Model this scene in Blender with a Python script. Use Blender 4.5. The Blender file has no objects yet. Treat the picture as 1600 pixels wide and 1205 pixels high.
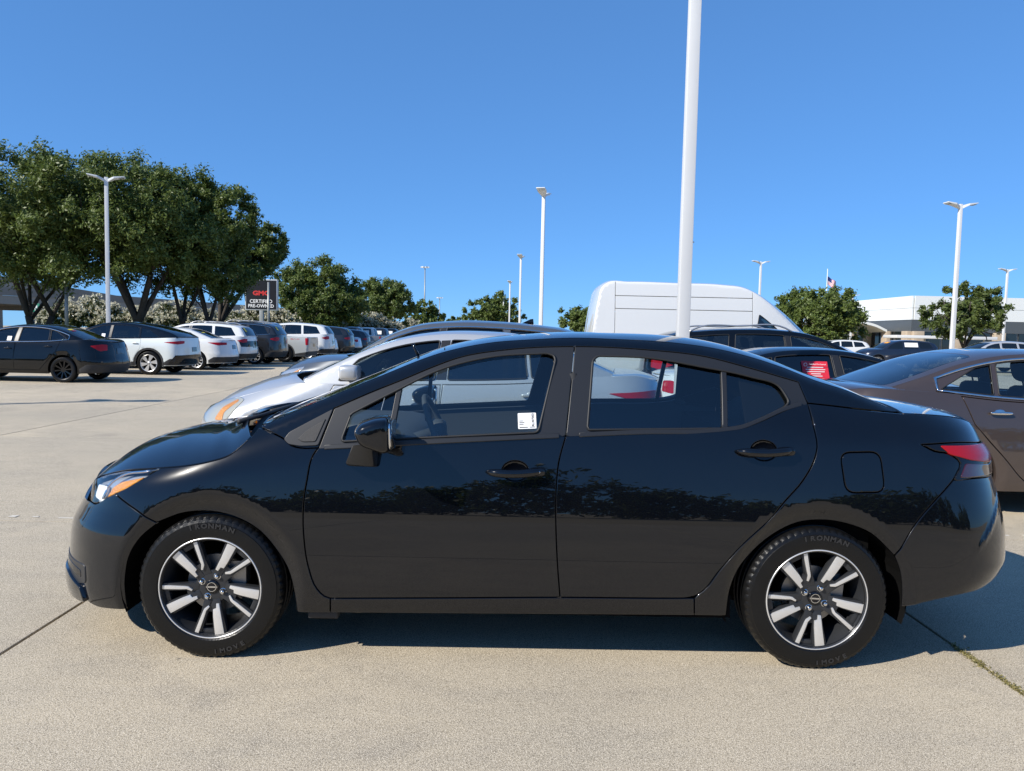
import bpy, bmesh, math, random
import numpy as np
from mathutils import Vector, Matrix
from mathutils.geometry import delaunay_2d_cdt

# ---------------------------------------------------------------- scene, camera, light
SC = bpy.context.scene
COL = SC.collection
cam_d = bpy.data.cameras.new('camera'); cam = bpy.data.objects.new('camera', cam_d); COL.objects.link(cam)
cam_d.sensor_width = 36.0; cam_d.lens = 1160.0/1600*36; cam_d.clip_start = .05; cam_d.clip_end = 2500
CAM_H, PITCH, ROLL = 1.42586, .06740, .02176
_f = Vector((0, math.cos(PITCH), -math.sin(PITCH))); _r = Vector((1, 0, 0)); _u = _r.cross(_f)
_r2 = math.cos(ROLL)*_r + math.sin(ROLL)*_u; _u2 = -math.sin(ROLL)*_r + math.cos(ROLL)*_u
_M = Matrix((_r2, _u2, -_f)).transposed().to_4x4(); _M.translation = Vector((0, 0, CAM_H))
cam.matrix_world = _M
SC.camera = cam

SUN = Vector((1.14, .78, -1.0)).normalized()          # direction the light travels
EL = math.asin(-SUN.z); ROT = math.atan2(-SUN.x, -SUN.y)
world = bpy.data.worlds.new('World'); SC.world = world; world.use_nodes = True
nt = world.node_tree; bg = nt.nodes['Background']
sky = nt.nodes.new('ShaderNodeTexSky'); sky.sky_type = 'NISHITA'; sky.sun_disc = False
sky.sun_elevation = EL; sky.sun_rotation = ROT; sky.altitude = 3000; sky.air_density = 1.0; sky.dust_density = 0; sky.ozone_density = 10.0
gm = nt.nodes.new('ShaderNodeGamma'); gm.inputs[1].default_value = .5          # soft contrast of a phone picture's sky
tn = nt.nodes.new('ShaderNodeMix'); tn.data_type = 'RGBA'; tn.blend_type = 'MULTIPLY'; tn.inputs[0].default_value = 1; tn.inputs[7].default_value = (.91, 1.62, 2.42, 1)
nt.links.new(sky.outputs[0], gm.inputs[0]); nt.links.new(gm.outputs[0], tn.inputs[6]); nt.links.new(tn.outputs[2], bg.inputs[0]); bg.inputs[1].default_value = .112
sl = bpy.data.lights.new('sun', 'SUN'); sl.energy = 4.5; sl.angle = math.radians(.53); sl.color = (1, .945, .86)
so = bpy.data.objects.new('sun', sl); COL.objects.link(so); so.rotation_euler = SUN.to_track_quat('-Z', 'Y').to_euler()
SC.view_settings.view_transform = 'Standard'; SC.view_settings.look = 'None'; SC.view_settings.gamma = 1
SC.view_settings.use_curve_mapping = False; SC.view_settings.exposure = 0.5
SC.cycles.max_bounces = 12; SC.cycles.transparent_max_bounces = 24; SC.cycles.transmission_bounces = 8
SC.cycles.caustics_reflective = False; SC.cycles.caustics_refractive = False; SC.cycles.sample_clamp_indirect = 6

# ---------------------------------------------------------------- small maths
def sm(x, a, b):
    t = np.clip((x-a)/(b-a), 0, 1); return t*t*(3-2*t)
def pchip(X, Y):
    X = np.asarray(X, float); Y = np.asarray(Y, float); h = np.diff(X); d = np.diff(Y)/h
    m = np.zeros_like(X); s = d[:-1]+d[1:]
    m[1:-1] = np.where(d[:-1]*d[1:] > 0, 2*d[:-1]*d[1:]/np.where(s == 0, 1, s), 0); m[0] = d[0]; m[-1] = d[-1]
    def f(x):
        x = np.asarray(x, float); i = np.clip(np.searchsorted(X, x)-1, 0, len(X)-2); t = (x-X[i])/h[i]; tc = np.clip(t, 0, 1)
        v = (2*tc**3-3*tc**2+1)*Y[i]+(tc**3-2*tc**2+tc)*h[i]*m[i]+(-2*tc**3+3*tc**2)*Y[i+1]+(tc**3-tc**2)*h[i]*m[i+1]
        return v+np.where(t < 0, t*h[i]*m[i], 0)+np.where(t > 1, (t-1)*h[i]*m[i+1], 0)
    return f
def arclen(P):
    P = np.asarray(P, float); return np.concatenate([[0], np.cumsum(np.linalg.norm(np.diff(P, axis=0), axis=1))])
def sp(P, step=.03, closed=False):
    """smooth curve through the points (Catmull-Rom over chord length)"""
    P = np.asarray(P, float)
    if closed: P = np.vstack([P[-2:], P, P[:3]])
    if len(P) == 2:
        n = max(2, int(arclen(P)[-1]/step)+1); return P[0]+(P[1]-P[0])*np.linspace(0, 1, n)[:, None]
    s = arclen(P); s = s+np.arange(len(s))*1e-6; T = np.zeros_like(P)
    T[1:-1] = ((P[2:]-P[1:-1])/(s[2:]-s[1:-1])[:, None]*(s[1:-1]-s[:-2])[:, None]+(P[1:-1]-P[:-2])/(s[1:-1]-s[:-2])[:, None]*(s[2:]-s[1:-1])[:, None])/(s[2:]-s[:-2])[:, None]
    T[0] = (P[1]-P[0])/(s[1]-s[0]); T[-1] = (P[-1]-P[-2])/(s[-1]-s[-2])
    out = []
    a, b = (2, len(P)-3) if closed else (0, len(P)-1)
    for i in range(a, b):
        h = s[i+1]-s[i]; n = max(1, int(math.ceil(h/step))); t = np.arange(n)[:, None]/n
        out.append((2*t**3-3*t**2+1)*P[i]+(t**3-2*t**2+t)*h*T[i]+(-2*t**3+3*t**2)*P[i+1]+(t**3-t**2)*h*T[i+1])
    if not closed: out.append(P[-1:])
    return np.vstack(out)
def cat(*cs):
    """join open curves into one closed outline, dropping doubled points"""
    P = np.vstack(cs); keep = [0]
    for i in range(1, len(P)):
        if np.linalg.norm(P[i]-P[keep[-1]]) > 1.5e-3: keep.append(i)
    if np.linalg.norm(P[keep[-1]]-P[0]) < 1.5e-3: keep.pop()
    return P[keep]
def area(P): x, y = P[:, 0], P[:, 1]; return .5*np.sum(x*np.roll(y, -1)-np.roll(x, -1)*y)
def ccw(P): return P if area(P) > 0 else P[::-1]
def offset(P, d):
    """move a counter-clockwise outline inwards by d"""
    if d == 0: return P.copy()
    a = P-np.roll(P, 1, 0); b = np.roll(P, -1, 0)-P
    na = np.stack([-a[:, 1], a[:, 0]], 1)/np.maximum(np.linalg.norm(a, axis=1), 1e-9)[:, None]
    nb = np.stack([-b[:, 1], b[:, 0]], 1)/np.maximum(np.linalg.norm(b, axis=1), 1e-9)[:, None]
    m = na+nb; l2 = np.maximum((m*m).sum(1), .5)
    return P+m*(2*d/l2)[:, None]
def pip(P, q):
    x, y = q[:, 0][:, None], q[:, 1][:, None]; x0, y0 = P[:, 0], P[:, 1]; x1, y1 = np.roll(x0, -1), np.roll(y0, -1)
    c = ((y0 > y) != (y1 > y)) & (x < (x1-x0)*(y-y0)/np.where(y1 == y0, 1e-12, y1-y0)+x0)
    return (c.sum(1) % 2) == 1
def densify(P, step):
    out = []
    for i in range(len(P)):
        a, b = P[i], P[(i+1) % len(P)]; n = max(1, int(math.ceil(np.linalg.norm(b-a)/step)))
        out.append(a+(b-a)*(np.arange(n)/n)[:, None])
    return np.vstack(out)
def rounded(P, r, n=4):
    """polygon with its corners rounded"""
    P = np.asarray(P, float); out = []
    for i in range(len(P)):
        p = P[i]; a = P[i-1]-p; b = P[(i+1) % len(P)]-p; la, lb = np.linalg.norm(a), np.linalg.norm(b); k = min(r, la*.45, lb*.45)
        A = p+a/la*k; B = p+b/lb*k
        for t in np.linspace(0, 1, n): out.append((1-t)**2*A+2*t*(1-t)*p+t*t*B)
    return np.array(out)

# ---------------------------------------------------------------- objects
def link(o, parent=None, label=None, cat_=None, group=None, kind=None):
    COL.objects.link(o)
    if parent is not None: o.parent = parent
    if label: o['label'] = label
    if cat_: o['category'] = cat_
    if group: o['group'] = group
    if kind: o['kind'] = kind
    return o
def thing(name, label, cat_, loc=(0, 0, 0), rz=0, group=None):
    o = bpy.data.objects.new(name, None); o.empty_display_size = .1
    o.location = loc; o.rotation_euler = (0, 0, rz); return link(o, None, label, cat_, group)
class MB:
    """collects geometry, becomes one mesh object"""
    def __init__(s): s.v = []; s.f = []; s.n = []; s.k = 0; s.hasn = True
    def add(s, v, f, n=None, flip=False):
        v = np.asarray(v, float); s.v.append(v); k = s.k
        s.f += [tuple(k+i for i in (q[::-1] if flip else q)) for q in f]; s.k += len(v)
        if n is None: s.hasn = False; n = np.zeros_like(v)
        s.n.append(np.asarray(n, float)); return s
    def mirror_y(s):
        v = np.vstack(s.v)*[1, -1, 1]; n = np.vstack(s.n)*[1, -1, 1]; m = MB(); m.add(v, s.f, n, True); m.hasn = s.hasn; return m
    def join(s, o):
        s.add(np.vstack(o.v), o.f, np.vstack(o.n)); s.hasn = s.hasn and o.hasn; return s
    def box(s, c, d, rz=0, taper=1):
        x, y, z = d[0]/2, d[1]/2, d[2]/2
        v = np.array([(-x, -y, -z), (x, -y, -z), (x, y, -z), (-x, y, -z), (-x*taper, -y*taper, z), (x*taper, -y*taper, z), (x*taper, y*taper, z), (-x*taper, y*taper, z)])
        if rz: c_, s_ = math.cos(rz), math.sin(rz); v = v @ np.array([[c_, s_, 0], [-s_, c_, 0], [0, 0, 1]])
        return s.add(v+np.asarray(c, float), [(0, 3, 2, 1), (4, 5, 6, 7), (0, 1, 5, 4), (1, 2, 6, 5), (2, 3, 7, 6), (3, 0, 4, 7)])
    def tube(s, P, R, n=8, cap=True):
        P = np.asarray(P, float); R = np.broadcast_to(np.asarray(R, float), (len(P),)); rings = []
        for i in range(len(P)):
            t = P[min(i+1, len(P)-1)]-P[max(i-1, 0)]; t = t/max(np.linalg.norm(t), 1e-9)
            a = np.cross(t, [0, 0, 1] if abs(t[2]) < .9 else [1, 0, 0]); a /= np.linalg.norm(a); b = np.cross(t, a)
            w = np.arange(n)*2*math.pi/n; rings.append(P[i]+R[i]*(np.cos(w)[:, None]*a+np.sin(w)[:, None]*b))
        f = [(i*n+j, i*n+(j+1) % n, (i+1)*n+(j+1) % n, (i+1)*n+j) for i in range(len(P)-1) for j in range(n)]
        f = [q[::-1] for q in f]
        if cap: f += [tuple(range(n)), tuple(range((len(P)-1)*n, len(P)*n))[::-1]]
        return s.add(np.vstack(rings), f)
    def lathe(s, prof, n=48, c=(0, 0, 0)):
        """profile of (r, y), turned about the y axis"""
        w = np.arange(n)*2*math.pi/n; v = np.array([(r*math.cos(a), y, r*math.sin(a)) for r, y in prof for a in w])
        m = len(prof); f = [(i*n+j, i*n+(j+1) % n, (i+1)*n+(j+1) % n, (i+1)*n+j) for i in range(m-1) for j in range(n)]
        return s.add(v+np.asarray(c, float), f)
    def prism(s, P, y0, y1):
        """polygon in (x, z) given depth along y"""
        P = ccw(np.asarray(P, float)); n = len(P)
        v = np.vstack([np.c_[P[:, 0], np.full(n, y0), P[:, 1]], np.c_[P[:, 0], np.full(n, y1), P[:, 1]]])
        f = [tuple(range(n)), tuple(range(n, 2*n))[::-1]]+[(i, n+i, n+(i+1) % n, (i+1) % n) for i in range(n)]
        return s.add(v, f)
    def mesh(s, name, mat, smooth=True):
        me = bpy.data.meshes.new(name); V = np.vstack(s.v)
        me.from_pydata(V.tolist(), [], s.f)
        for m in (mat if isinstance(mat, (list, tuple)) else [mat]): me.materials.append(m)
        if smooth: me.polygons.foreach_set('use_smooth', [True]*len(me.polygons))
        if s.hasn and smooth: me.normals_split_custom_set_from_vertices(np.vstack(s.n).tolist())
        me.update(); return me
    def build(s, name, mat, parent=None, smooth=True, bevel=0, auto=None, **kw):
        me = s.mesh(name, mat, smooth)
        if bevel or auto:
            bm = bmesh.new(); bm.from_mesh(me)
            bmesh.ops.recalc_face_normals(bm, faces=bm.faces)
            if bevel: bmesh.ops.bevel(bm, geom=[e for e in bm.edges if e.calc_face_angle(0) > .35], offset=bevel, segments=2, profile=.6, affect='EDGES', clamp_overlap=True)
            bm.to_mesh(me); bm.free()
        if auto is not None: me.set_sharp_from_angle(angle=auto)
        return link(bpy.data.objects.new(name, me), parent, **kw)
def dup(o, parent=None, **kw):
    """copy an object and its parts"""
    c = o.copy(); COL.objects.link(c)
    if parent is not None: c.parent = parent
    for k, v in kw.items(): c[k] = v
    for ch in list(o.children): dup(ch, c)
    return c
def nrm(S, u, v, e=2e-3):
    a = S(u+e, v)-S(u-e, v); b = S(u, v+e)-S(u, v-e); n = np.cross(a, b)
    return n/np.maximum(np.linalg.norm(n, axis=1), 1e-12)[:, None]
def panel(outline, S, space=.03, holes=(), gap=.0025, bev=.003, thick=.014, lift=0.0, flat=False):
    """a sheet-metal panel: the outline drawn on the surface S(u, v), with rounded, returned edges"""
    def SL(u, v):
        p = S(u, v)
        return p+nrm(S, u, v)*lift if lift else p
    O = offset(densify(ccw(np.asarray(outline, float)), space*.8), gap); I = offset(O, bev)
    HO = [offset(densify(ccw(np.asarray(h, float)), space*.8), -gap) for h in holes]; HI = [offset(h, -bev) for h in HO]
    lo, hi = I.min(0), I.max(0); hy = space*.866
    gy = np.arange(lo[1]+hy*.5, hi[1], hy); pts = []
    for k, y in enumerate(gy):
        xs = np.arange(lo[0]+(space*.5 if k % 2 else 0), hi[0], space); pts.append(np.c_[xs, np.full(len(xs), y)])
    g = np.vstack(pts) if pts else np.zeros((0, 2))
    if len(g): g = g[pip(offset(I, space*.45), g)]
    for h in HI:
        if len(g): g = g[~pip(offset(h, -space*.45), g)]
    V = [Vector(p) for p in I]; E = [(i, (i+1) % len(I)) for i in range(len(I))]
    for h in HI:
        k = len(V); V += [Vector(p) for p in h]; E += [(k+i, k+(i+1) % len(h)) for i in range(len(h))]
    V += [Vector(p) for p in g]
    rv, _, rf, *_ = delaunay_2d_cdt(V, E, [], 0, 1e-5, False)
    q = np.array([(p[0], p[1]) for p in rv]); T = np.array([t for t in rf if len(t) == 3])
    c = q[T].mean(1); ok = pip(I, c)
    for h in HI: ok &= ~pip(h, c)
    T = T[ok]; d1 = q[T[:, 1]]-q[T[:, 0]]; d2 = q[T[:, 2]]-q[T[:, 0]]; sgn = d1[:, 0]*d2[:, 1]-d1[:, 1]*d2[:, 0]
    T[sgn < 0] = T[sgn < 0][:, ::-1]
    used = np.unique(T); mp = np.full(len(q), -1); mp[used] = np.arange(len(used)); T = mp[T]; q = q[used]
    P = SL(q[:, 0], q[:, 1]); N = nrm(S, q[:, 0], q[:, 1])
    m = MB(); m.add(P, [tuple(int(i) for i in t) for t in T], N)
    if thick:
        for a, b, inner in [(I, O, 1)]+[(h, o, 0) for h, o in zip(HI, HO)]:
            n = len(a); A = SL(a[:, 0], a[:, 1]); Bp = SL(b[:, 0], b[:, 1]); Na = nrm(S, a[:, 0], a[:, 1]); Nb = nrm(S, b[:, 0], b[:, 1])
            out = Bp-A; out -= (out*Na).sum(1)[:, None]*Na; out /= np.maximum(np.linalg.norm(out, axis=1), 1e-9)[:, None]
            B1 = Bp-Nb*bev*.6; B2 = Bp-Nb*thick; n1 = Nb*.55+out; n1 /= np.linalg.norm(n1, axis=1)[:, None]
            f = [(i, n+i, n+(i+1) % n, (i+1) % n) for i in range(n)]+[(n+i, 2*n+i, 2*n+(i+1) % n, n+(i+1) % n) for i in range(n)]
            m.add(np.vstack([A, B1, B2]), f, np.vstack([Na, n1, out]), flip=not inner)
    return m
def both(m): return MB().join(m).join(m.mirror_y())
def pair(m, name, mat, parent, **kw):
    """near and far copy of a panel, two objects"""
    a = m.build(name, mat, parent, **kw); b = m.mirror_y().build(name, mat, parent, **kw); return a, b
def superell(c, r, e1=.6, e2=.6, nu=28, nv=14):
    """rounded block"""
    pw = lambda x, e: np.sign(x)*np.abs(x)**e
    u = np.linspace(-math.pi, math.pi, nu, endpoint=False); v = np.linspace(-math.pi/2, math.pi/2, nv)
    P = np.array([(r[0]*pw(math.cos(b), e1)*pw(math.cos(a), e2), r[1]*pw(math.cos(b), e1)*pw(math.sin(a), e2), r[2]*pw(math.sin(b), e1)) for b in v for a in u])
    f = [(i*nu+j, i*nu+(j+1) % nu, (i+1)*nu+(j+1) % nu, (i+1)*nu+j) for i in range(nv-1) for j in range(nu)]
    return MB().add(P+np.asarray(c, float), f)
_font = {}
def text(s, size, parent=None, mat=None, loc=(0, 0, 0), rot=(0, 0, 0), name='lettering', depth=.002, align='CENTER', bold=0, sx=1, kind=None):
    cu = bpy.data.curves.new(name, 'FONT'); cu.body = s; cu.size = size; cu.extrude = depth; cu.align_x = align; cu.align_y = 'CENTER'; cu.offset = bold; cu.resolution_u = 2
    o = bpy.data.objects.new(name, cu); COL.objects.link(o)
    bpy.context.view_layer.update(); me = bpy.data.meshes.new_from_object(o.evaluated_get(bpy.context.evaluated_depsgraph_get()))
    bpy.data.objects.remove(o); bpy.data.curves.remove(cu); me.name = name; me.materials.clear(); me.materials.append(mat)
    n = bpy.data.objects.new(name, me); n.location = loc; n.rotation_euler = rot; n.scale = (sx, 1, 1)
    return link(n, parent, kind=kind)

# ---------------------------------------------------------------- materials
def mat(name): m = bpy.data.materials.new(name); m.use_nodes = True; return m, m.node_tree, m.node_tree.nodes['Principled BSDF']
def simple(name, col, rough=.5, metal=0, coat=0, spec=.5, noise=0, nscale=8, bump=0, bscale=60, emit=None):
    m, t, b = mat(name); b.inputs['Base Color'].default_value = (*col, 1); b.inputs['Roughness'].default_value = rough
    b.inputs['Metallic'].default_value = metal; b.inputs['Coat Weight'].default_value = coat; b.inputs['Coat Roughness'].default_value = .02; b.inputs['Specular IOR Level'].default_value = spec
    if noise:
        tc = t.nodes.new('ShaderNodeTexCoord'); n = t.nodes.new('ShaderNodeTexNoise'); n.inputs['Scale'].default_value = nscale; n.inputs['Detail'].default_value = 6
        mx = t.nodes.new('ShaderNodeMix'); mx.data_type = 'RGBA'; mx.inputs[6].default_value = (*[c*(1-noise) for c in col], 1); mx.inputs[7].default_value = (*[min(1, c*(1+noise)) for c in col], 1)
        t.links.new(tc.outputs['Object'], n.inputs['Vector']); t.links.new(n.outputs['Fac'], mx.inputs[0]); t.links.new(mx.outputs[2], b.inputs['Base Color'])
    if bump:
        tc = t.nodes.new('ShaderNodeTexCoord'); n = t.nodes.new('ShaderNodeTexNoise'); n.inputs['Scale'].default_value = bscale; bp = t.nodes.new('ShaderNodeBump'); bp.inputs['Strength'].default_value = bump; bp.inputs['Distance'].default_value = .01
        t.links.new(tc.outputs['Object'], n.inputs['Vector']); t.links.new(n.outputs['Fac'], bp.inputs['Height']); t.links.new(bp.outputs[0], b.inputs['Normal'])
    return m
def paint(name, col, metal=0.0, rough=.35, dust=.06, spec=.3, ior=1.55):
    """car paint: pigment layer with flakes, clear coat, a film of dust"""
    m, t, b = mat(name); tc = t.nodes.new('ShaderNodeTexCoord')
    n = t.nodes.new('ShaderNodeTexNoise'); n.inputs['Scale'].default_value = 3.0; n.inputs['Detail'].default_value = 8; n.inputs['Roughness'].default_value = .7
    mx = t.nodes.new('ShaderNodeMix'); mx.data_type = 'RGBA'; mx.inputs[6].default_value = (*col, 1); mx.inputs[7].default_value = (.32, .29, .25, 1)
    rp = t.nodes.new('ShaderNodeMapRange'); rp.inputs[1].default_value = .45; rp.inputs[2].default_value = .85; rp.inputs[3].default_value = 0.0; rp.inputs[4].default_value = dust
    t.links.new(tc.outputs['Object'], n.inputs['Vector']); t.links.new(n.outputs['Fac'], rp.inputs[0]); t.links.new(rp.outputs[0], mx.inputs[0]); t.links.new(mx.outputs[2], b.inputs['Base Color'])
    b.inputs['Metallic'].default_value = metal; b.inputs['Roughness'].default_value = rough; b.inputs['Coat Weight'].default_value = 1; b.inputs['Coat Roughness'].default_value = .012; b.inputs['Coat IOR'].default_value = ior
    b.inputs['Specular IOR Level'].default_value = spec
    return m
def glass(name, tint, rough=0.0, refl=1.0):
    m, t, b = mat(name); t.nodes.remove(b); out = t.nodes['Material Output']
    tr = t.nodes.new('ShaderNodeBsdfTransparent'); tr.inputs[0].default_value = (*tint, 1)
    gl = t.nodes.new('ShaderNodeBsdfGlossy'); gl.inputs['Roughness'].default_value = rough; gl.inputs[0].default_value = (refl, refl, refl, 1)
    fr = t.nodes.new('ShaderNodeLayerWeight'); fr.inputs[0].default_value = .5; mx = t.nodes.new('ShaderNodeMixShader')
    pw = t.nodes.new('ShaderNodeMath'); pw.operation = 'POWER'; pw.inputs[1].default_value = 4
    mu = t.nodes.new('ShaderNodeMath'); mu.operation = 'MULTIPLY_ADD'; mu.inputs[1].default_value = .92; mu.inputs[2].default_value = .085; mu.use_clamp = True
    t.links.new(fr.outputs['Facing'], pw.inputs[0]); t.links.new(pw.outputs[0], mu.inputs[0]); t.links.new(mu.outputs[0], mx.inputs[0]); t.links.new(tr.outputs[0], mx.inputs[1]); t.links.new(gl.outputs[0], mx.inputs[2]); t.links.new(mx.outputs[0], out.inputs[0])
    return m
M = {}
M['black'] = paint('black_paint', (.0018, .0024, .0042), 0, .22, .004, .06, 1.54)
M['jet'] = paint('plain_black_paint', (.0018, .0018, .0019), 0, .25, .006, .06, 1.5)
M['silver'] = paint('silver_paint', (.50, .51, .515), .40, .36, .03)
M['white'] = paint('white_paint', (.66, .665, .65), 0, .4, .03)
M['pearl'] = paint('pearl_paint', (.66, .70, .68), .1, .38, .03)
M['grey'] = paint('grey_paint', (.13, .14, .15), .55, .36, .05)
M['lgrey'] = paint('light_grey_paint', (.37, .39, .39), .1, .4, .05)
M['brown'] = paint('taupe_paint', (.066, .049, .043), .35, .28, .02)
M['navy'] = paint('dark_blue_paint', (.012, .018, .035), .3, .35, .03)
M['charcoal'] = paint('charcoal_paint', (.012, .013, .015), .2, .30, .02)
M['trim'] = simple('satin_black_trim', (.016, .0165, .018), .38, spec=.5)
M['plastic'] = simple('rough_black_plastic', (.022, .022, .023), .62, bump=.15, bscale=400)
M['gloss'] = simple('piano_black', (.004, .004, .005), .06)
M['rubber'] = simple('rubber_seal', (.012, .012, .012), .55)
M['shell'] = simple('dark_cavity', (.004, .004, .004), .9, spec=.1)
M['tyre'] = simple('tyre_rubber', (.0055, .0055, .0056), .34, spec=.3, noise=.35, nscale=14, bump=.10, bscale=120)
M['tletter'] = simple('tyre_lettering', (.022, .022, .023), .4)
M['alu'] = simple('machined_alloy', (.74, .73, .71), .30, metal=.6)
M['ralu'] = simple('dark_alloy', (.035, .037, .041), .33, metal=.35)
M['lalu'] = simple('silver_alloy', (.5, .5, .5), .32, metal=.7)
M['chrome'] = simple('chrome', (.72, .72, .72), .08, metal=1)
M['disc'] = simple('brake_disc', (.3, .29, .28), .4, metal=.8)
M['amber'] = simple('amber_lens', (.78, .285, .004), .2, coat=.4, bump=.5, bscale=240)
M['red'] = simple('red_lens', (.36, .003, .006), .25, coat=.5, spec=.2)
M['dred'] = simple('dark_red_lens', (.045, .004, .006), .1, coat=1)
M['lampin'] = simple('lamp_reflector', (.62, .63, .64), .22, metal=.6)
M['lens'] = glass('clear_lens', (.93, .95, .96))
M['hazy'] = simple('hazed_lens', (.46, .44, .36), .2, coat=.6)
M['g_front'] = glass('front_glass', (.78, .86, .87))
M['g_rear'] = glass('rear_side_glass', (.74, .83, .86))
M['g_screen'] = glass('windscreen_glass', (.62, .70, .68))
M['g_dark'] = glass('privacy_glass', (.10, .115, .12))
M['g_far'] = simple('dark_window', (.006, .009, .012), .03, spec=.7)
M['cloth'] = simple('seat_fabric', (.020, .021, .023), .85, noise=.2, nscale=30)
M['cabin'] = simple('cabin_plastic', (.07, .072, .075), .6)
M['paper'] = simple('white_paper', (.80, .80, .79), .6)
M['ink'] = simple('black_ink', (.02, .02, .02), .6)
M['redpaper'] = simple('red_card', (.60, .022, .04), .5)
M['yellow'] = simple('yellow_card', (.72, .60, .06), .5)
M['orange'] = simple('orange_card', (.80, .36, .03), .5)

# ---------------------------------------------------------------- car shapes
class Corner:
    """quarter super-ellipse by arc length: 0 at the flank, L on the centreline"""
    def __init__(c, Lc, p, w0=.87):
        th = np.linspace(0, math.pi/2, 400); c.a = Lc*np.sin(th)**(2/p); b = w0*np.cos(th)**(2/p)
        c.s = np.concatenate([[0], np.cumsum(np.hypot(np.diff(c.a), np.diff(b)))]); c.L = c.s[-1]; c.b = b/w0; c.Lc = Lc
        k = np.linspace(0, c.L, 36); c.fa = pchip(k, np.interp(k, c.s, c.a)); c.fb = pchip(k, np.interp(k, c.s, c.b))
    def __call__(c, s): s = np.clip(s, 0, c.L*1.02); return c.fa(s), c.fb(s)
class Shape:
    def __init__(s, nose, tail, width, cf, cr, rail, dxz, yg, extra=None, kk=None, rollh=.045, rollk=13.):
        s.xn = pchip(*zip(*nose)); s.xt = pchip(*zip(*tail)); s.w = pchip(*zip(*width)); s.cf = Corner(*cf); s.cr = Corner(*cr); s.extra = extra
        s.rail = sp(rail, .03); s.yg0 = yg; o = np.argsort(s.rail[:, 0]); s.zr = pchip(np.maximum.accumulate(s.rail[o, 0]+np.arange(len(o))*1e-7), s.rail[o, 1])
        s.rollh, s.rollk = rollh, rollk
        dx = pchip([d[0] for d in dxz], [d[1] for d in dxz]); dz = pchip([d[0] for d in dxz], [d[2] for d in dxz])
        k = arclen(s.rail); q = k/k[-1]          # offsets run along the rail as a fraction
        R = s.G(s.rail[:, 0], s.rail[:, 1]); Cn = np.stack([R[:, 0]+dx(q), 0*q, R[:, 2]+dz(q)], 1)
        s.top = ruled(R, Cn, k, kk or (lambda q_: 3.2+0*q_)); s.topL = k[-1]; s.k = k
    def S(b, u, z):
        u = np.asarray(u, float); z = np.asarray(z, float); uf = b.xn(z)+b.cf.Lc; ur = b.xt(z)-b.cr.Lc
        af, bf = b.cf(uf-u); ar, br = b.cr(u-ur)
        x = np.where(u < uf, uf-af, np.where(u > ur, ur+ar, u)); k = np.where(u < uf, bf, np.where(u > ur, br, 1)); w = b.w(z)
        if b.extra is not None: w = w+b.extra(x, z)
        return np.stack([x, -w*k, z+0*x], -1)
    def Yg(s, x, z):
        return s.yg0(x, z)-s.rollk*np.clip(z-(s.zr(x)-s.rollh), 0, .07)**2
    def G(s, x, z): x = np.asarray(x, float); z = np.asarray(z, float); return np.stack([x, -s.Yg(x, z), z+0*x], -1)
    def uf(s, z): return s.xn(z)+s.cf.Lc-s.cf.L      # u of the centreline at the nose
    def ur(s, z): return s.xt(z)-s.cr.Lc+s.cr.L
    def s_at(s, x):                                   # rail arc length where the rail has this x
        o = np.maximum.accumulate(s.rail[:, 0]); return float(np.interp(x, o, s.k))
def ruled(R, Cn, k, kk):
    """crowned sheet between an edge curve (near side), its mirror image and the centreline"""
    st = max(1, len(k)//60); idx = np.unique(np.r_[np.arange(0, len(k), st), len(k)-1]); kq = k[idx]
    fR = [pchip(kq, R[idx, i]) for i in range(3)]; fC = [pchip(kq, Cn[idx, i]) for i in (0, 2)]
    L = k[-1]
    def P(s, tau):
        s = np.asarray(s, float); t = np.asarray(tau, float)/.6; a = np.abs(t)
        rx, ry, rz = (f(s) for f in fR); cx, cz = (f(s) for f in fC)
        return np.stack([cx+(rx-cx)*a**2.0, -ry*t, cz+(rz-cz)*a**kk(s/L)], -1)
    return P
def arc(xc, zc, r, z0, n=22):
    """wheel-arch outline from front foot to rear foot"""
    a0 = math.asin((z0-zc)/r); t = np.linspace(math.pi-a0, a0, n); return np.c_[xc+r*np.cos(t), zc+r*np.sin(t)]

# ---------------------------------------------------------------- wheels
def polar(P, th): return [(r*math.cos(math.radians(th+a)), r*math.sin(math.radians(th+a))) for r, a in P]
def tyre_mesh(R, rr, w, tread=True, seg=240):
    h = w/2; sh = R-rr
    prof = [(rr-.008, -h*.86), (rr+.004, -h*.93), (rr+sh*.12, -h*.985), (rr+sh*.40, -h*1.015), (rr+sh*.62, -h*.99), (rr+sh*.70, -h*.985), (rr+sh*.72, -h*.955), (rr+sh*.84, -h*.91), (R-.010, -h*.84), (R-.004, -h*.76)]
    groove = []
    for y in (-.46, 0, .46): groove += [(R-.0012, (y-.085)*h), (R-.008, (y-.07)*h), (R-.008, (y+.07)*h), (R-.0012, (y+.085)*h)]
    full = prof+groove+[(r, -y) for r, y in prof[::-1]]
    m = MB(); n = seg; wv = np.arange(n)*2*math.pi/n; V = []
    for r, y in full:
        rr_ = np.full(n, r)
        if tread and r > rr+sh*.8 and abs(y) > .55*h: rr_ = rr_-np.where(np.arange(n) % 4 == 0, .004, 0)
        V.append(np.c_[rr_*np.cos(wv), np.full(n, y), rr_*np.sin(wv)])
    f = [(i*n+j, i*n+(j+1) % n, (i+1)*n+(j+1) % n, (i+1)*n+j) for i in range(len(full)-1) for j in range(n)]
    return m.add(np.vstack(V), f)
def dish(m, d=.014, R=.21):
    for k in range(len(m.v)):
        v = m.v[k]; r = np.hypot(v[:, 0], v[:, 2]); v[:, 1] += d*np.clip(1-r/R, 0, 1)
    return m
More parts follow.
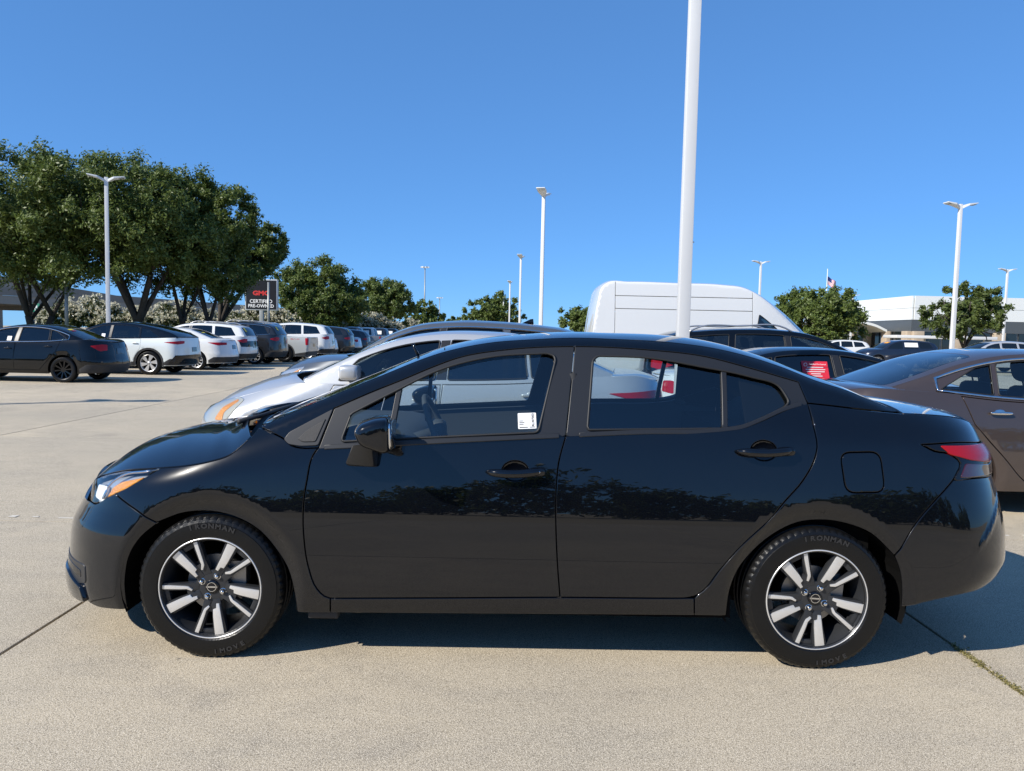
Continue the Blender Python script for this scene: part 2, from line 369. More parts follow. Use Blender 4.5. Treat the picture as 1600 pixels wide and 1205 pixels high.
def ring_text(s, r, mid, y, size, top=True, adv=6.6):
    """letters set round the tyre wall, as seen from outside (-y)"""
    out = MB()
    cu = bpy.data.curves.new('t', 'FONT'); cu.size = size; cu.extrude = .0006; cu.align_x = 'CENTER'; cu.align_y = 'CENTER'; cu.offset = .0011; cu.resolution_u = 2
    o = bpy.data.objects.new('t', cu); COL.objects.link(o)
    for i, ch in enumerate(s):
        a = mid-(i-(len(s)-1)/2)*adv if top else mid+(i-(len(s)-1)/2)*adv
        cu.body = ch; bpy.context.view_layer.update(); me = bpy.data.meshes.new_from_object(o.evaluated_get(bpy.context.evaluated_depsgraph_get()))
        V = np.array([v.co[:] for v in me.vertices])
        if len(V):
            ph = math.radians(a-90 if top else a+90); c, q = math.cos(ph), math.sin(ph); V[:, 0] *= 1.15
            x = V[:, 0]*c-V[:, 1]*q+r*math.cos(math.radians(a)); z = V[:, 0]*q+V[:, 1]*c+r*math.sin(math.radians(a))
            out.add(np.c_[x, y-V[:, 2], z], [tuple(p.vertices) for p in me.polygons])
        bpy.data.meshes.remove(me)
    bpy.data.objects.remove(o); bpy.data.curves.remove(cu); return out
def hero_wheel():
    R, rr, w = .317, .2165, .205
    d = MB()
    d.lathe([(.2225, -.096), (.2175, -.0985), (.2125, -.094), (.2090, -.080), (.200, -.060), (.190, -.02), (.186, .09), (.215, .096)], 72)
    for k in range(5):
        th = 64+72*k
        for P in ([(.209, -8), (.209, 8.6), (.12, 12), (.062, 22), (.058, -12), (.12, -9)], [(.209, -32), (.209, -22.5), (.12, -19.5), (.06, -14), (.058, -44), (.12, -33)]):
            d.join(dish(MB().prism(polar(P, th), -.0815, -.050)))
        d.join(dish(MB().prism(polar([(.112, -22), (.112, -7), (.058, -7), (.058, -22)], th), -.0790, -.052)))
        d.join(dish(MB().prism(polar([(.208, -24), (.208, -7), (.188, -7.5), (.188, -23)], th), -.076, -.052)))
    d.join(dish(MB().lathe([(.0, -.0815), (.040, -.0815), (.072, -.079), (.074, -.05)], 40)))
    wh = d.build('wheel', M['ralu'], bevel=.0012, auto=.6)
    lip = MB().lathe([(.2224, -.0955), (.2212, -.0988), (.2178, -.0992), (.2166, -.0985), (.2160, -.0945)], 96)
    b = MB()
    for k in range(5):
        th = 64+72*k
        b.join(dish(MB().prism(polar([(.2165, -5.3), (.2165, 5.6), (.14, 7.8), (.080, 13.5), (.076, 5), (.096, 1.5), (.099, -6.6), (.13, -6.8)], th), -.0885, -.0805)))
        b.join(dish(MB().prism(polar([(.2165, -29.8), (.2165, -25.2), (.13, -23), (.108, -22.5), (.088, -15.5), (.083, -19.5), (.100, -28), (.112, -29)], th), -.0885, -.0805)))
    lip.build('rim_lip', M['alu'], wh); b.build('spoke_face', M['alu'], wh, bevel=.0012, auto=.5)
    tyre_mesh(R, rr, w).build('tyre', M['tyre'], wh, auto=.45)
    t = ring_text('IRONMAN', .274, 88, -.1045, .029, True, 6.2); t.build('lettering', M['tletter'], wh, smooth=False, kind='stuff'); ring_text('iMOVE', .276, -72, -.1045, .027, False, 6.4).build('lettering', M['tletter'], wh, smooth=False, kind='stuff')
    for k in range(4):
        a = math.radians(65+90*k); n = MB().lathe([(0, -.084), (.006, -.0845), (.0085, -.082), (.0095, -.07)], 12, (.05*math.cos(a), 0, .05*math.sin(a)))
        n.join(MB().lathe([(.0125, -.0705), (.0155, -.0700), (.0165, -.0670)], 16, (.05*math.cos(a), 0, .05*math.sin(a)))); n.build('wheel_nut', M['chrome'], wh)
    MB().lathe([(0, -.0775), (.026, -.0770), (.030, -.0745), (.030, -.06)], 28).build('hub_cap', M['gloss'], wh)
    e = MB().lathe([(.0205, -.0772), (.0205, -.0795), (.0180, -.0795), (.0180, -.0772)], 36); e.box((0, -.0785, 0), (.048, .002, .0062)); e.build('emblem', M['chrome'], wh, smooth=False)
    q = MB().lathe([(.02, -.016), (.128, -.016), (.128, .006), (.02, .006)], 48); q.box((.10, -.01, .055), (.07, .06, .10)); q.build('brake_disc', M['disc'], wh, auto=.5)
    return wh
WH = {}
def wheel(style, R=.34):
    """plain road wheels: 'five' split spokes, 'ten', 'black', 'aero', 'truck'"""
    if (style, R) in WH: return WH[(style, R)]
    rr = R*.70 if style != 'truck' else R*.62; w = .215; ma = {'five': 'lalu', 'ten': 'alu', 'black': 'gloss', 'aero': 'alu', 'truck': 'gloss'}[style]
    d = MB().lathe([(rr+.006, -.098), (rr, -.1015), (rr-.010, -.097), (rr-.016, -.06), (rr-.03, -.02), (rr-.03, .09)], 32); n = {'five': 5, 'ten': 10, 'black': 10, 'aero': 6, 'truck': 8}[style]; hw = 180/n
    for k in range(n):
        th = 90+360/n*k
        if style == 'five':
            for s in (-1, 1): d.join(dish(MB().prism(polar([(rr-.006, s*13-4.5), (rr-.006, s*13+4.5), (.07, s*6+14), (.07, s*6-14)], th), -.09, -.06), .02, rr))
        elif style == 'truck': d.join(dish(MB().prism(polar([(rr-.006, -15), (rr-.006, 15), (.1, 8), (.1, -8)], th), -.09, -.05), .01, rr))
        elif style == 'aero': d.join(dish(MB().prism(polar([(rr-.006, -24), (rr-.006, 6), (.06, 26), (.06, -22)], th), -.092, -.075), .01, rr))
        else: d.join(dish(MB().prism(polar([(rr-.006, -hw*.28), (rr-.006, hw*.28), (.05, 15), (.05, -15)], th), -.09, -.07), .02, rr))
    d.join(MB().lathe([(0, -.075), (.06, -.075), (.066, -.05)], 20))
    wh = d.build('wheel', M[ma], auto=.5); tyre_mesh(R, rr, w, False, 40).build('tyre', M['tyre'], wh, auto=.7)
    MB().lathe([(0, -.02), (rr-.035, -.02), (rr-.035, 0)], 24).build('wheel_back', M['shell'], wh)
    if style in ('truck', 'aero'): MB().lathe([(.0, -.080), (.05, -.080), (.055, -.07)], 16).build('hub_cap', M['lalu'], wh)
    WH[(style, R)] = wh; return wh
FREE = []
def put_wheels(proto, root, xs, R, yo, used, far=True, turn=0):
    """proto's outer face is at y=-.10; yo is the outer plane"""
    for i, x in enumerate(xs):
        for s in (-1, 1) if far else (-1,):
            o = proto if (proto.parent is None and not used.get(proto.name)) else dup(proto)
            used[proto.name] = 1; o.parent = root; o.location = (x, s*(yo-.1), R-.006); o.rotation_euler = (0, math.radians(turn*i), 0 if s < 0 else math.pi)
USED = {}
def seat(x, y, z0=.42, h=.80, head=True):
    m = superell((x-.06, y, z0+.08), (.28, .26, .13), .5, .5, 20, 10)
    for i in range(1): 
        b = superell((0, 0, h*.42), (.085, .255, h*.42), .5, .45, 20, 12)
        if head: b.join(superell((.0, 0, h*.84+.13), (.055, .135, .10), .6, .5, 16, 10)); b.tube([(0, -.05, h*.8), (0, -.05, h*.9+.05)], .008, 6); b.tube([(0, .05, h*.8), (0, .05, h*.9+.05)], .008, 6)
        for v in b.v: v[:, 0] += .28*v[:, 2]+x+.17; v[:, 1] += y; v[:, 2] += z0+.02
        m.join(b)
    return m
def cabin(root, xd, xs, xr, zb, lhd=-1, h=.8, z0=.42, dash=.42):
    """dashboard, steering wheel and seats"""
    d = superell((xd, 0, zb-.10), (dash, .68, .11), .7, .4, 24, 10); d.join(superell((xd+.12, lhd*.37, zb+.005), (.12, .2, .05), .7, .5, 16, 8)); d.build('dashboard', M['cabin'], root)
    m = MB(); a = np.linspace(0, 2*math.pi, 29)[:-1]; c = np.array([xd+dash+.06, lhd*.37, zb-.015]); n = 8; V = []
    for t in a:
        e = np.array([-math.sin(t)*.38, math.cos(t), math.sin(t)*.92]); V += [c+e*(.183+.014*math.cos(p))+np.array([.92, 0, .38])*.014*math.sin(p) for p in np.arange(n)*2*math.pi/n]
    k = len(a); m.add(V, [(i*n+j, i*n+(j+1) % n, ((i+1) % k)*n+(j+1) % n, ((i+1) % k)*n+j) for i in range(k) for j in range(n)])
    m.join(superell(c, (.04, .075, .06), .7, .6, 14, 8)); m.tube([c+[0, -.17, 0], c+[0, .17, 0]], .014, 6); m.tube([c, c+[-.35, 0, -.12]], .03, 8); m.build('steering_wheel', M['cabin'], root)
    for y in (-.37, .37): seat(xs, y, z0, h).build('front_seat', M['cloth'], root)
    r = superell((xr-.1, 0, z0+.08), (.27, .62, .13), .5, .3, 20, 10); b = superell((0, 0, h*.40), (.09, .62, h*.40), .5, .3, 24, 12)
    for y in (-.36, .36): b.join(superell((0, y, h*.8+.05), (.05, .13, .075), .6, .5, 16, 8))
    for v in b.v: v[:, 0] += .4*v[:, 2]+xr+.16; v[:, 2] += z0+.03
    r.join(b).build('rear_seat', M['cloth'], root)
HB = {'lamp_top':[(-2.079,0.703),(-2.055,0.719),(-1.914,0.758),(-1.792,0.785),(-1.563,0.816)],
 'hood_cut':[(-1.563,0.816),(-1.437,0.833),(-1.329,0.855),(-1.239,0.887),(-1.198,0.922),(-1.161,0.966),(-1.141,0.999)],
 'lamp_bot':[(-2.007,0.629),(-1.927,0.63),(-1.865,0.659),(-1.732,0.718),(-1.634,0.773),(-1.563,0.816)],
 'lamp_front':[(-2.007,0.629),(-2.075,0.69),(-2.079,0.703)],
 'amber':[(-1.853,0.669),(-1.827,0.714),(-1.78,0.744),(-1.645,0.771),(-1.733,0.72)],
 'seam_f':[(-1.784,0.691),(-1.692,0.658),(-1.62,0.628),(-1.533,0.593)],
 'arch_f':[(-1.685,0.198),(-1.689,0.344),(-1.67,0.435),(-1.617,0.521),(-1.533,0.593),(-1.436,0.631),(-1.32,0.642),(-1.215,0.622),(-1.112,0.57),(-1.028,0.48),(-0.978,0.398),(-0.949,0.287),(-0.937,0.211)],
 'low_f':[(-1.685,0.198),(-1.777,0.189),(-1.862,0.183),(-1.933,0.193)],
 'fog':[(-2.082,0.351),(-1.913,0.364),(-1.918,0.277),(-2.003,0.311)],
 'sill_f':[(-0.937,0.211),(-0.791,0.215)],
 'sill_j':[(-0.789,0.283),(-0.791,0.215)],
 'rock_top':[(-0.789,0.283),(-0.284,0.295),(0.183,0.307),(0.679,0.313),(0.728,0.314)],
 'rock_bot':[(-0.791,0.215),(0.13,0.227),(0.78,0.236)],
 'sill_r':[(0.78,0.236),(0.92,0.236)],
 'fd_front':[(-0.859,0.924),(-0.878,0.892),(-0.897,0.792),(-0.907,0.709),(-0.903,0.541),(-0.882,0.417),(-0.846,0.325),(-0.814,0.292),(-0.789,0.283)],
 'b_gap':[(0.209,0.997),(0.18,0.884),(0.17,0.757),(0.173,0.595),(0.182,0.457),(0.197,0.308)],
 'rd_rear':[(1.289,1.154),(1.294,1.054),(1.3,0.971),(1.284,0.914),(1.232,0.826),(1.156,0.741),(1.085,0.655),(0.965,0.541),(0.867,0.424),(0.82,0.358),(0.775,0.324),(0.728,0.314)],
 'belt':[(-0.859,0.924),(-0.575,0.944),(-0.327,0.962),(-0.024,0.982),(0.209,0.997),(0.531,1.017),(0.899,1.033),(0.978,1.045),(1.065,1.076),(1.187,1.126),(1.289,1.154)],
 'join_f':[(-1.141,0.999),(-1.072,0.98),(-1.008,0.954),(-0.977,0.931),(-0.934,0.922),(-0.859,0.924)],
 'crease':[(1.289,1.154),(1.4,1.144),(1.542,1.13),(1.711,1.119)],
 'deck_e':[(1.711,1.119),(1.839,1.114),(2.073,1.092),(2.201,1.069)],
 'arch_r':[(0.92,0.236),(0.932,0.353),(0.964,0.436),(1.022,0.51),(1.12,0.594),(1.22,0.643),(1.32,0.656),(1.436,0.642),(1.534,0.605),(1.616,0.533),(1.661,0.45),(1.676,0.365),(1.679,0.285)],
 'seam_r':[(1.894,0.843),(1.8,0.751),(1.721,0.66),(1.635,0.512)],
 'low_r':[(1.679,0.285),(1.757,0.311),(1.902,0.341),(2.064,0.36),(2.174,0.394)],
 'tl_top':[(1.757,0.991),(1.919,0.998),(2.18,0.985)],
 'tl_bot':[(1.757,0.991),(1.812,0.964),(1.879,0.953),(1.934,0.912),(1.894,0.843),(2.006,0.845),(2.18,0.836)],
 'tl_red':[(1.846,0.984),(2.134,0.974),(2.241,0.936),(2.214,0.906),(1.983,0.929),(1.879,0.953)],
 'fuel':[(1.396,0.938),(1.419,0.953),(1.553,0.956),(1.577,0.939),(1.586,0.817),(1.568,0.79),(1.441,0.781),(1.417,0.803)],
 'hand_f':[(-0.123,0.837),(0.133,0.848)],
 'hand_r':[(0.954,0.945),(1.205,0.955)],
 'handc_f':[(0.001,0.84)],
 'handc_r':[(1.082,0.948)],
 'mirror_base':[(-0.682,0.874),(-0.599,0.871)]}
HG = {'sail':[(-1.016,0.953),(-0.994,0.985),(-0.92,1.027),(-0.808,1.089),(-0.86,0.93),(-0.937,0.925),(-0.994,0.932)],
 'fr_front':[(-0.859,0.925),(-0.808,1.089)],
 'door_top':[(-0.808,1.089),(-0.651,1.161),(-0.508,1.222),(-0.389,1.275),(-0.273,1.32),(-0.045,1.362),(0.252,1.382),(0.603,1.373),(0.833,1.352),(1.061,1.299),(1.271,1.243)],
 'fr_rear':[(1.271,1.243),(1.299,1.152)],
 'b_gap':[(0.255,1.382),(0.21,0.996)],
 'win_f':[(-0.764,0.951),(-0.732,1.067),(-0.549,1.166),(-0.345,1.268),(-0.12,1.328),(0.129,1.349),(0.161,1.338),(0.167,1.318),(0.09,1.007)],
 'div_f':[(-0.555,0.956),(-0.527,1.183)],
 'win_r':[(0.305,1.022),(0.335,1.322),(0.359,1.342),(0.6,1.337),(0.828,1.303),(1.056,1.261),(1.178,1.222),(1.213,1.156),(1.192,1.134),(1.072,1.081),(0.979,1.047),(0.907,1.038)],
 'div_r':[(0.91,1.033),(0.929,1.291)],
 'rail':[(-1.129,1.003),(-0.941,1.089),(-0.642,1.222),(-0.321,1.35),(-0.122,1.392),(0.056,1.409),(0.253,1.421),(0.454,1.419),(0.724,1.408),(0.915,1.385),(1.069,1.351),(1.218,1.305),(1.369,1.248),(1.5,1.21),(1.601,1.172),(1.747,1.114)],
 'crease':[(1.299,1.152),(1.412,1.142),(1.562,1.127),(1.747,1.113)],
 'belt':[(-0.862,0.922),(-0.577,0.942),(-0.328,0.961),(-0.024,0.98),(0.21,0.996),(0.534,1.016),(0.907,1.03),(0.988,1.042),(1.077,1.073),(1.2,1.123),(1.299,1.152)],
 'join':[(-1.129,1.003),(-1.07,0.981),(-1.01,0.953),(-0.98,0.93),(-0.937,0.92),(-0.862,0.922)],
 'sticker':[(-0.001,1.091),(0.078,1.095),(0.084,1.023),(0.006,1.018)]}

# ---------------------------------------------------------------- the black saloon in front (outlines in metres on its flank)
def hero_car():
    z = lambda name: np.array(HB[name], float)
    zg = lambda name: np.array(HG[name], float)
    def extra(x, z_):
        zs = .72+.10*np.clip((x+1.7)/.7, -.6, 1.2); e = -1.25*np.clip(z_-zs, 0, None)**2*(1-sm(x, -1.15, -.55))-1.8*np.clip(z_-.97, 0, None)**2*sm(x, .9, 1.6)
        for xc, zc in ((-1.315, .31), (1.312, .315)): e = e-.030*(1-sm(np.hypot(x-xc, z_-zc), .335, .425))
        e = e+.007*np.exp(-((x-1.985-.90*(z_-.52))/.016)**2)*sm(z_, .50, .62)*(1-sm(z_, .76, .80))      # rear bumper ridge
        e = e-.010*sm(.375-z_, 0, .03)*(1-sm(x, -1.95, -1.88))                                         # front corner lip
        return e
    yg = lambda x, z_: .792-.36*(z_-.97)-.30*np.clip(z_-.97, 0, None)**2-.030*np.clip((-.1-x)/1.1, 0, None)**2-.085*np.clip((x-.5)/1.2, 0, None)**2
    nose = [(.05, -2.12), (.09, -2.17), (.14, -2.215), (.25, -2.232), (.39, -2.22), (.46, -2.214), (.513, -2.204), (.573, -2.173), (.62, -2.148), (.70, -2.115), (.75, -2.08), (.85, -1.95), (1.0, -1.7), (1.2, -1.3)]
    tail = [(.05, 2.1), (.25, 2.235), (.304, 2.287), (.40, 2.37), (.46, 2.39), (.57, 2.387), (.65, 2.373), (.747, 2.348), (.80, 2.332), (.85, 2.318), (.92, 2.312), (.98, 2.278), (1.05, 2.249), (1.1, 2.21), (1.2, 2.08)]
    wid = [(.10, .80), (.18, .845), (.26, .862), (.35, .868), (.45, .867), (.55, .863), (.63, .857), (.75, .842), (.83, .829), (.95, .806), (1.05, .78), (1.15, .74)]
    kk = pchip([0, .2, .4, .6, .8, 1], [2.4, 2.8, 3.6, 3.8, 3.4, 2.6])
    dxz = [(0, -.11, .0), (.12, -.08, .004), (.32, -.03, .020), (.5, 0, .030), (.72, .02, .040), (.85, .03, .040), (1, .07, .015)]
    H = Shape(nose, tail, wid, (.80, 2.3), (.58, 2.5), zg('rail'), dxz, yg, extra, kk)
    S, G, T = H.S, H.G, H.top
    root = thing('parked_car', 'glossy black four door sedan in the foreground with machined alloy wheels', 'car'); P = M['black']
    def cl(fn, za, zb, n=10): q = np.linspace(za, zb, n); return np.c_[[fn(t) for t in q], q]
    # bumpers: wrap round the corner to the centreline
    lb = z('lamp_bot'); seam = z('seam_f'); af = z('arch_f'); i5 = 5
    lowf = np.vstack([sp(z('low_f')), [[-2.3, .185], [H.uf(.17), .17]]])
    top_f = np.array([[H.uf(.66), .66], [-2.35, .66], [-2.18, .62], lb[0]])
    ob = cat(sp(np.vstack([lb[:3], [[-1.784, .695]]])), sp(np.vstack([[[-1.784, .692]], seam[1:-1], [[-1.548, .588]]])), sp(af[:5])[::-1], lowf, cl(H.uf, .17, .66), top_f)
    fb = both(panel(ob, S, .02)).build('front_bumper', P, root)
    grille = cat(np.array([[H.uf(.30), .30], [-2.45, .30], [-2.40, .62], [H.uf(.62), .62]]), cl(H.uf, .62, .30, 6))
    both(panel(grille, S, .05, lift=.004, gap=0)).build('grille', M['gloss'], fb)
    up_ = cat(np.array([[H.uf(.64), .64], [-2.40, .64], [-2.17, .665], [-2.10, .712], [-2.30, .745], [H.uf(.745), .745]]), cl(H.uf, .745, .64, 5)); both(panel(up_, S, .04, lift=-.012, gap=0)).build('upper_grille', M['gloss'], fb)
    fog = rounded([(-2.30, .37), (-2.07, .365), (-1.935, .366), (-1.925, .285), (-2.02, .262), (-2.28, .25)], .02)
    pair(panel(fog, S, .03, lift=.004, gap=0, thick=.02), 'fog_bezel', M['trim'], fb)
    lip = rounded([(-2.42, .292), (-2.14, .300), (-1.965, .262), (-1.932, .196), (-2.0, .186), (-2.42, .178)], .02)
    pair(panel(lip, S, .03, lift=.016, gap=0, thick=.03, bev=.006), 'bumper_lip', P, fb)
    hz = rounded([(-2.36, .345), (-2.10, .345), (-1.975, .335), (-1.97, .300), (-2.12, .318), (-2.36, .312)], .012); pair(panel(hz, S, .03, lift=.006, gap=0, thick=.01), 'fog_recess', M['gloss'], fb)
    # fender
    of = cat(sp(z('hood_cut')), sp(z('join_f')), sp(z('fd_front')), sp(z('sill_j')), sp(z('sill_f'))[::-1], sp(af[4:])[::-1], sp(np.vstack([[[-1.548, .588]], seam[1:-1][::-1], [[-1.784, .692]]])), sp(np.vstack([[[-1.784, .695]], lb[3:]])))
    pair(panel(of, S, .020), 'front_fender', P, root)
    # doors
    belt = sp(z('belt'), .03); gp = sp(z('b_gap'), .03)
    ib = np.argmin(abs(belt[:, 0]-gp[0, 0]))
    rt = sp(z('rock_top'), .05); ir = np.argmin(abs(rt[:, 0]-gp[-1, 0]))
    ofd = cat(belt[:ib+1], gp, rt[:ir+1][::-1], sp(z('fd_front'))[::-1])
    ord_ = cat(belt[ib:], sp(z('rd_rear')), rt[ir:][::-1], gp[::-1])
    cups = []
    for a, b in (HB['hand_f'], HB['hand_r']):
        mx, mz = (a[0]+b[0])/2-.012, (a[1]+b[1])/2+.002; t = np.linspace(0, 2*math.pi, 33)[:-1]; cups.append((mx, mz, np.c_[mx+.056*np.cos(t), mz+.042*np.sin(t)]))
    fd = pair(panel(ofd, S, .03, holes=[cups[0][2]], gap=.0022), 'front_door', P, root); rd = pair(panel(ord_, S, .03, holes=[cups[1][2]], gap=.0022), 'rear_door', P, root)
    for (mx, mz, el), dd in zip(cups, (fd, rd)):
        D = lambda u, v: S(u, v)+np.array([0, 1., 0])*(.015*np.clip(1-((u-mx)/.056)**2-((v-mz)/.042)**2, 0, 1)**.8)[..., None]
        dm = panel(el, D, .010, gap=-.001, thick=0)
        for k in (0, 1): (dm.mirror_y() if k else dm).build('handle_recess', P, dd[k])
    # rear fender
    ar = z('arch_r'); tb = z('tl_bot'); tt = z('tl_top')
    oq = cat(sp(z('crease')), sp(np.vstack([z('deck_e')[:3], [[2.21, 1.068], [2.33, 1.045]]])), np.array([[2.34, 1.0], [2.33, .985]]), sp(np.vstack([tt, [[2.33, .985]]]))[::-1], sp(tb[:5]), sp(z('seam_r')), sp(ar[:10])[::-1][1:], sp(z('sill_r'))[::-1], np.array([[.78, .236], [.775, .316]]), sp(z('rd_rear'))[::-1][3:])
    fuel = rounded([(1.398, .950), (1.572, .957), (1.588, .786), (1.418, .780)], .045, 6)
    pair(panel(oq, S, .020, holes=[fuel]), 'rear_fender', P, root)
    panel(fuel, S, .03).build('fuel_door', P, root)
    lr = z('low_r')
    orb = cat(sp(np.vstack([tb[4:6], [[2.18, .838], [2.34, .835]]])), np.array([[2.6, .80], [H.ur(.79), .79]]), cl(H.ur, .79, .40, 8), np.array([[2.5, .40]]), sp(np.vstack([lr, [[2.3, .405]]]))[::-1], sp(np.vstack([[[1.635, .512]], ar[10:]]))[::-1], sp(z('seam_r'))[::-1])
    rb = both(panel(orb, S, .017)).build('rear_bumper', P, root)
    tr = cat(np.array([[2.34, 1.043], [H.ur(1.04), 1.045]]), cl(H.ur, 1.045, .80, 5), np.array([[2.6, .805], [2.36, .84], [2.34, 1.0]]))
    both(panel(tr, S, .04)).build('trunk_face', P, root)
    pl = cat(np.array([[H.ur(.62)-.16, .66], [H.ur(.66), .66]]), np.array([[H.ur(.53), .53], [H.ur(.55)-.16, .53]])); both(panel(pl, S, .05, lift=.006, gap=0)).build('licence_plate', M['paper'], root)
    # rockers
    orr = cat(sp(z('rock_top'), .06)[:-1], np.array([[.775, .316], [.78, .236]]), sp(z('rock_bot'), .06)[::-1])
    for o in pair(panel(orr, S, .05, thick=.05), 'side_sill', P, root): pass
    # lamps
    ol = cat(sp(lb), np.array(HB['lamp_top'])[::-1], np.array([[-2.075, .69]]))
    for s in (0, 1):
        fl = (lambda m: m.mirror_y()) if s else (lambda m: m)
        hl = fl(panel(ol, S, .03, lift=-.035, gap=.004)).build('headlight', M['lampin'], root)
        fl(panel(ol, S, .03, lift=.0, gap=.003)).build('lens', M['lens'], hl)
        am = rounded([(-1.862, .668), (-1.835, .716), (-1.782, .746), (-1.645, .777), (-1.735, .722)], .008); fl(panel(am, S, .02, lift=-.012, gap=0)).build('side_reflector', M['amber'], hl)
        ch = sp([(-1.885, .655), (-1.855, .72), (-1.80, .757), (-1.62, .797)], .02); m = MB(); p3 = S(ch[:, 0], ch[:, 1]); p3[:, 1] += .014; m.tube(p3, .006, 6); fl(m).build('chrome_strip', M['chrome'], hl)
        pr = superell(S(np.array(-1.99), np.array(.675))+np.array([.055, .03, 0]), (.035, .035, .026), .8, .8, 18, 10); fl(pr).build('projector', M['gloss'], hl)
        br = rounded([(-2.02, .650), (-1.90, .642), (-1.89, .675), (-1.90, .715), (-2.03, .705)], .01); fl(panel(br, S, .02, lift=-.018, gap=0)).build('running_lamp', M['paper'], hl)
        ot = cat(sp(np.vstack([tt, [[2.33, .985]]]), .03), np.array([[2.50, .965], [2.52, .84]]), sp(np.vstack([tb, [[2.33, .838]]]), .03)[::-1])
        tl = fl(panel(ot, S, .03, lift=.004, gap=.003)).build('taillight', M['gloss'], root)
        rd_ = rounded([(1.838, .986), (2.18, .979), (2.33, .968), (2.33, .912), (2.18, .900), (1.995, .922), (1.885, .948)], .012); fl(panel(rd_, S, .025, lift=.008, gap=0)).build('red_lens', M['red'], tl)
        dk = rounded([(1.96, .910), (2.17, .893), (2.33, .90), (2.33, .848), (2.01, .850), (1.925, .850)], .012); fl(panel(dk, S, .025, lift=.007, gap=0)).build('dark_lens', M['dred'], tl)
    # greenhouse: upper side with window openings
    dt = sp(zg('door_top'), .03); rail = H.rail; gb = zg('belt')
    gbelt = sp(gb, .03); wf_, wr_ = zg('win_f'), zg('win_r'); win_f = rounded(cat(wf_[:1], sp(wf_[1:6], .04), wf_[6:]), .02, 5); win_r = rounded(cat(wr_[:2], sp(wr_[2:8], .04), sp(wr_[8:], .04)), .015, 5)
    bg = sp(zg('b_gap'), .04); jb = np.argmin(abs(gbelt[:, 0]-bg[-1, 0])); jt = np.argmin(abs(dt[:, 0]-bg[0, 0]))
    up = np.array([0, -.012])
    pillar = cat(sp(zg('join')), sp(zg('fr_front')), dt, sp(zg('fr_rear')), sp(zg('crease')), rail[::-1])
    pair(panel(pillar, G, .025, gap=.0015), 'roof_side', P, root)
    ff = cat(gbelt[:jb]+up, bg[::-1], dt[:jt][::-1], sp(zg('fr_front'))[::-1]); fr = cat(gbelt[jb+1:]+up, sp(zg('fr_rear'))[::-1], dt[jt:][::-1], bg)
    df = zg('div_f'); dr = zg('div_r')
    for nm, o, w_, d_, doors, gl in (('front', ff, win_f, df, fd, 'g_front'), ('rear', fr, win_r, dr, rd, 'g_rear')):
        pf = panel(o, G, .025, holes=[w_], gap=.002)
        dv = cat(np.array([d_[0]+[-.012, 0], d_[0]+[.012, 0], d_[1]+[.012, 0], d_[1]+[-.012, 0]])); dv = dv*1.0
        dm = panel(dv, G, .03, gap=0, lift=.001, thick=.02)
        gm = panel(w_, G, .03, gap=-.006, lift=-.012, thick=0)
        n = len(w_); wc = np.roll(w_, 0, 0); p3 = G(np.r_[w_[:, 0], w_[:1, 0]], np.r_[w_[:, 1], w_[:1, 1]]); p3[:, 1] -= .002; sm_ = MB().tube(p3, .006, 6, False)
        for k, dd in enumerate(doors):
            f_ = (lambda m: m.mirror_y()) if k else (lambda m: m)
            f_(pf).build('window_frame', M['trim'], dd); f_(dm).build('window_divider', M['trim'], dd); f_(gm).build('window_glass', M[gl], dd); f_(sm_).build('window_seal', M['rubber'], dd)
    # belt moulding along each door, mirror sail, handles, mirrors
    for seg, doors in ((belt[1:ib], fd), (belt[ib+2:-1], rd)):
        q = np.vstack([seg+[0, .013], seg[::-1]+[0, -.006]]); bm_ = panel(q, lambda u, v: G(u, v)+np.array([0, -.020, 0]), .05, gap=0, thick=.03)
        for k, dd in enumerate(doors): (bm_.mirror_y() if k else bm_).build('belt_moulding', M['trim'], dd)
    sail = rounded(zg('sail'), .012); pair(panel(sail, G, .025, lift=.006, gap=.001), 'corner_trim', M['trim'], root)
    inn = rounded([(-.955, .955), (-.915, .995), (-.835, 1.045), (-.872, .945), (-.93, .942)], .01); pair(panel(inn, G, .025, lift=.010, gap=.001), 'corner_panel', M['plastic'], root)
    for (a, b), doors, key in ((HB['hand_f'], fd, 1), (HB['hand_r'], rd, 0)):
        mx, mz = (a[0]+b[0])/2, (a[1]+b[1])/2; L = (b[0]-a[0])/2; c = S(np.array(mx), np.array(mz)); tilt = math.atan2(b[1]-a[1], b[0]-a[0])
        hb = MB(); t = np.linspace(-1, 1, 22)
        prof = [(L*x, -.034*(1-abs(x)**4)-.006, -.003*math.cos(3*x)) for x in t]
        hb.tube(prof, [.004+.0135*(1-abs(x)**6) for x in t], 12); 
        for v in hb.v: v[:, 2] *= 1.05
        plate = superell((L*.72, -.018, .0), (.034, .022, .019), .6, .5, 18, 10)
        for k, dd in enumerate(doors):
            for nm, mm, mt in (('door_handle', MB().join(hb).join(plate), 'black'),):
                m = MB().join(mm); v = m.v[0].copy(); cs, sn = math.cos(tilt), math.sin(tilt); v = np.c_[v[:, 0]*cs-v[:, 2]*sn, v[:, 1], v[:, 0]*sn+v[:, 2]*cs]; m.v[0] = v+c+[-.01, .004 if nm == 'handle_recess' else 0, 0]
                (m.mirror_y() if k else m).build(nm, M[mt], dd)
            if key and not k: MB().lathe([(0, -.006), (.006, -.006), (.0065, 0)], 14, c+[L*.68, -.037, .006]).build('key_lock', M['chrome'], dd)
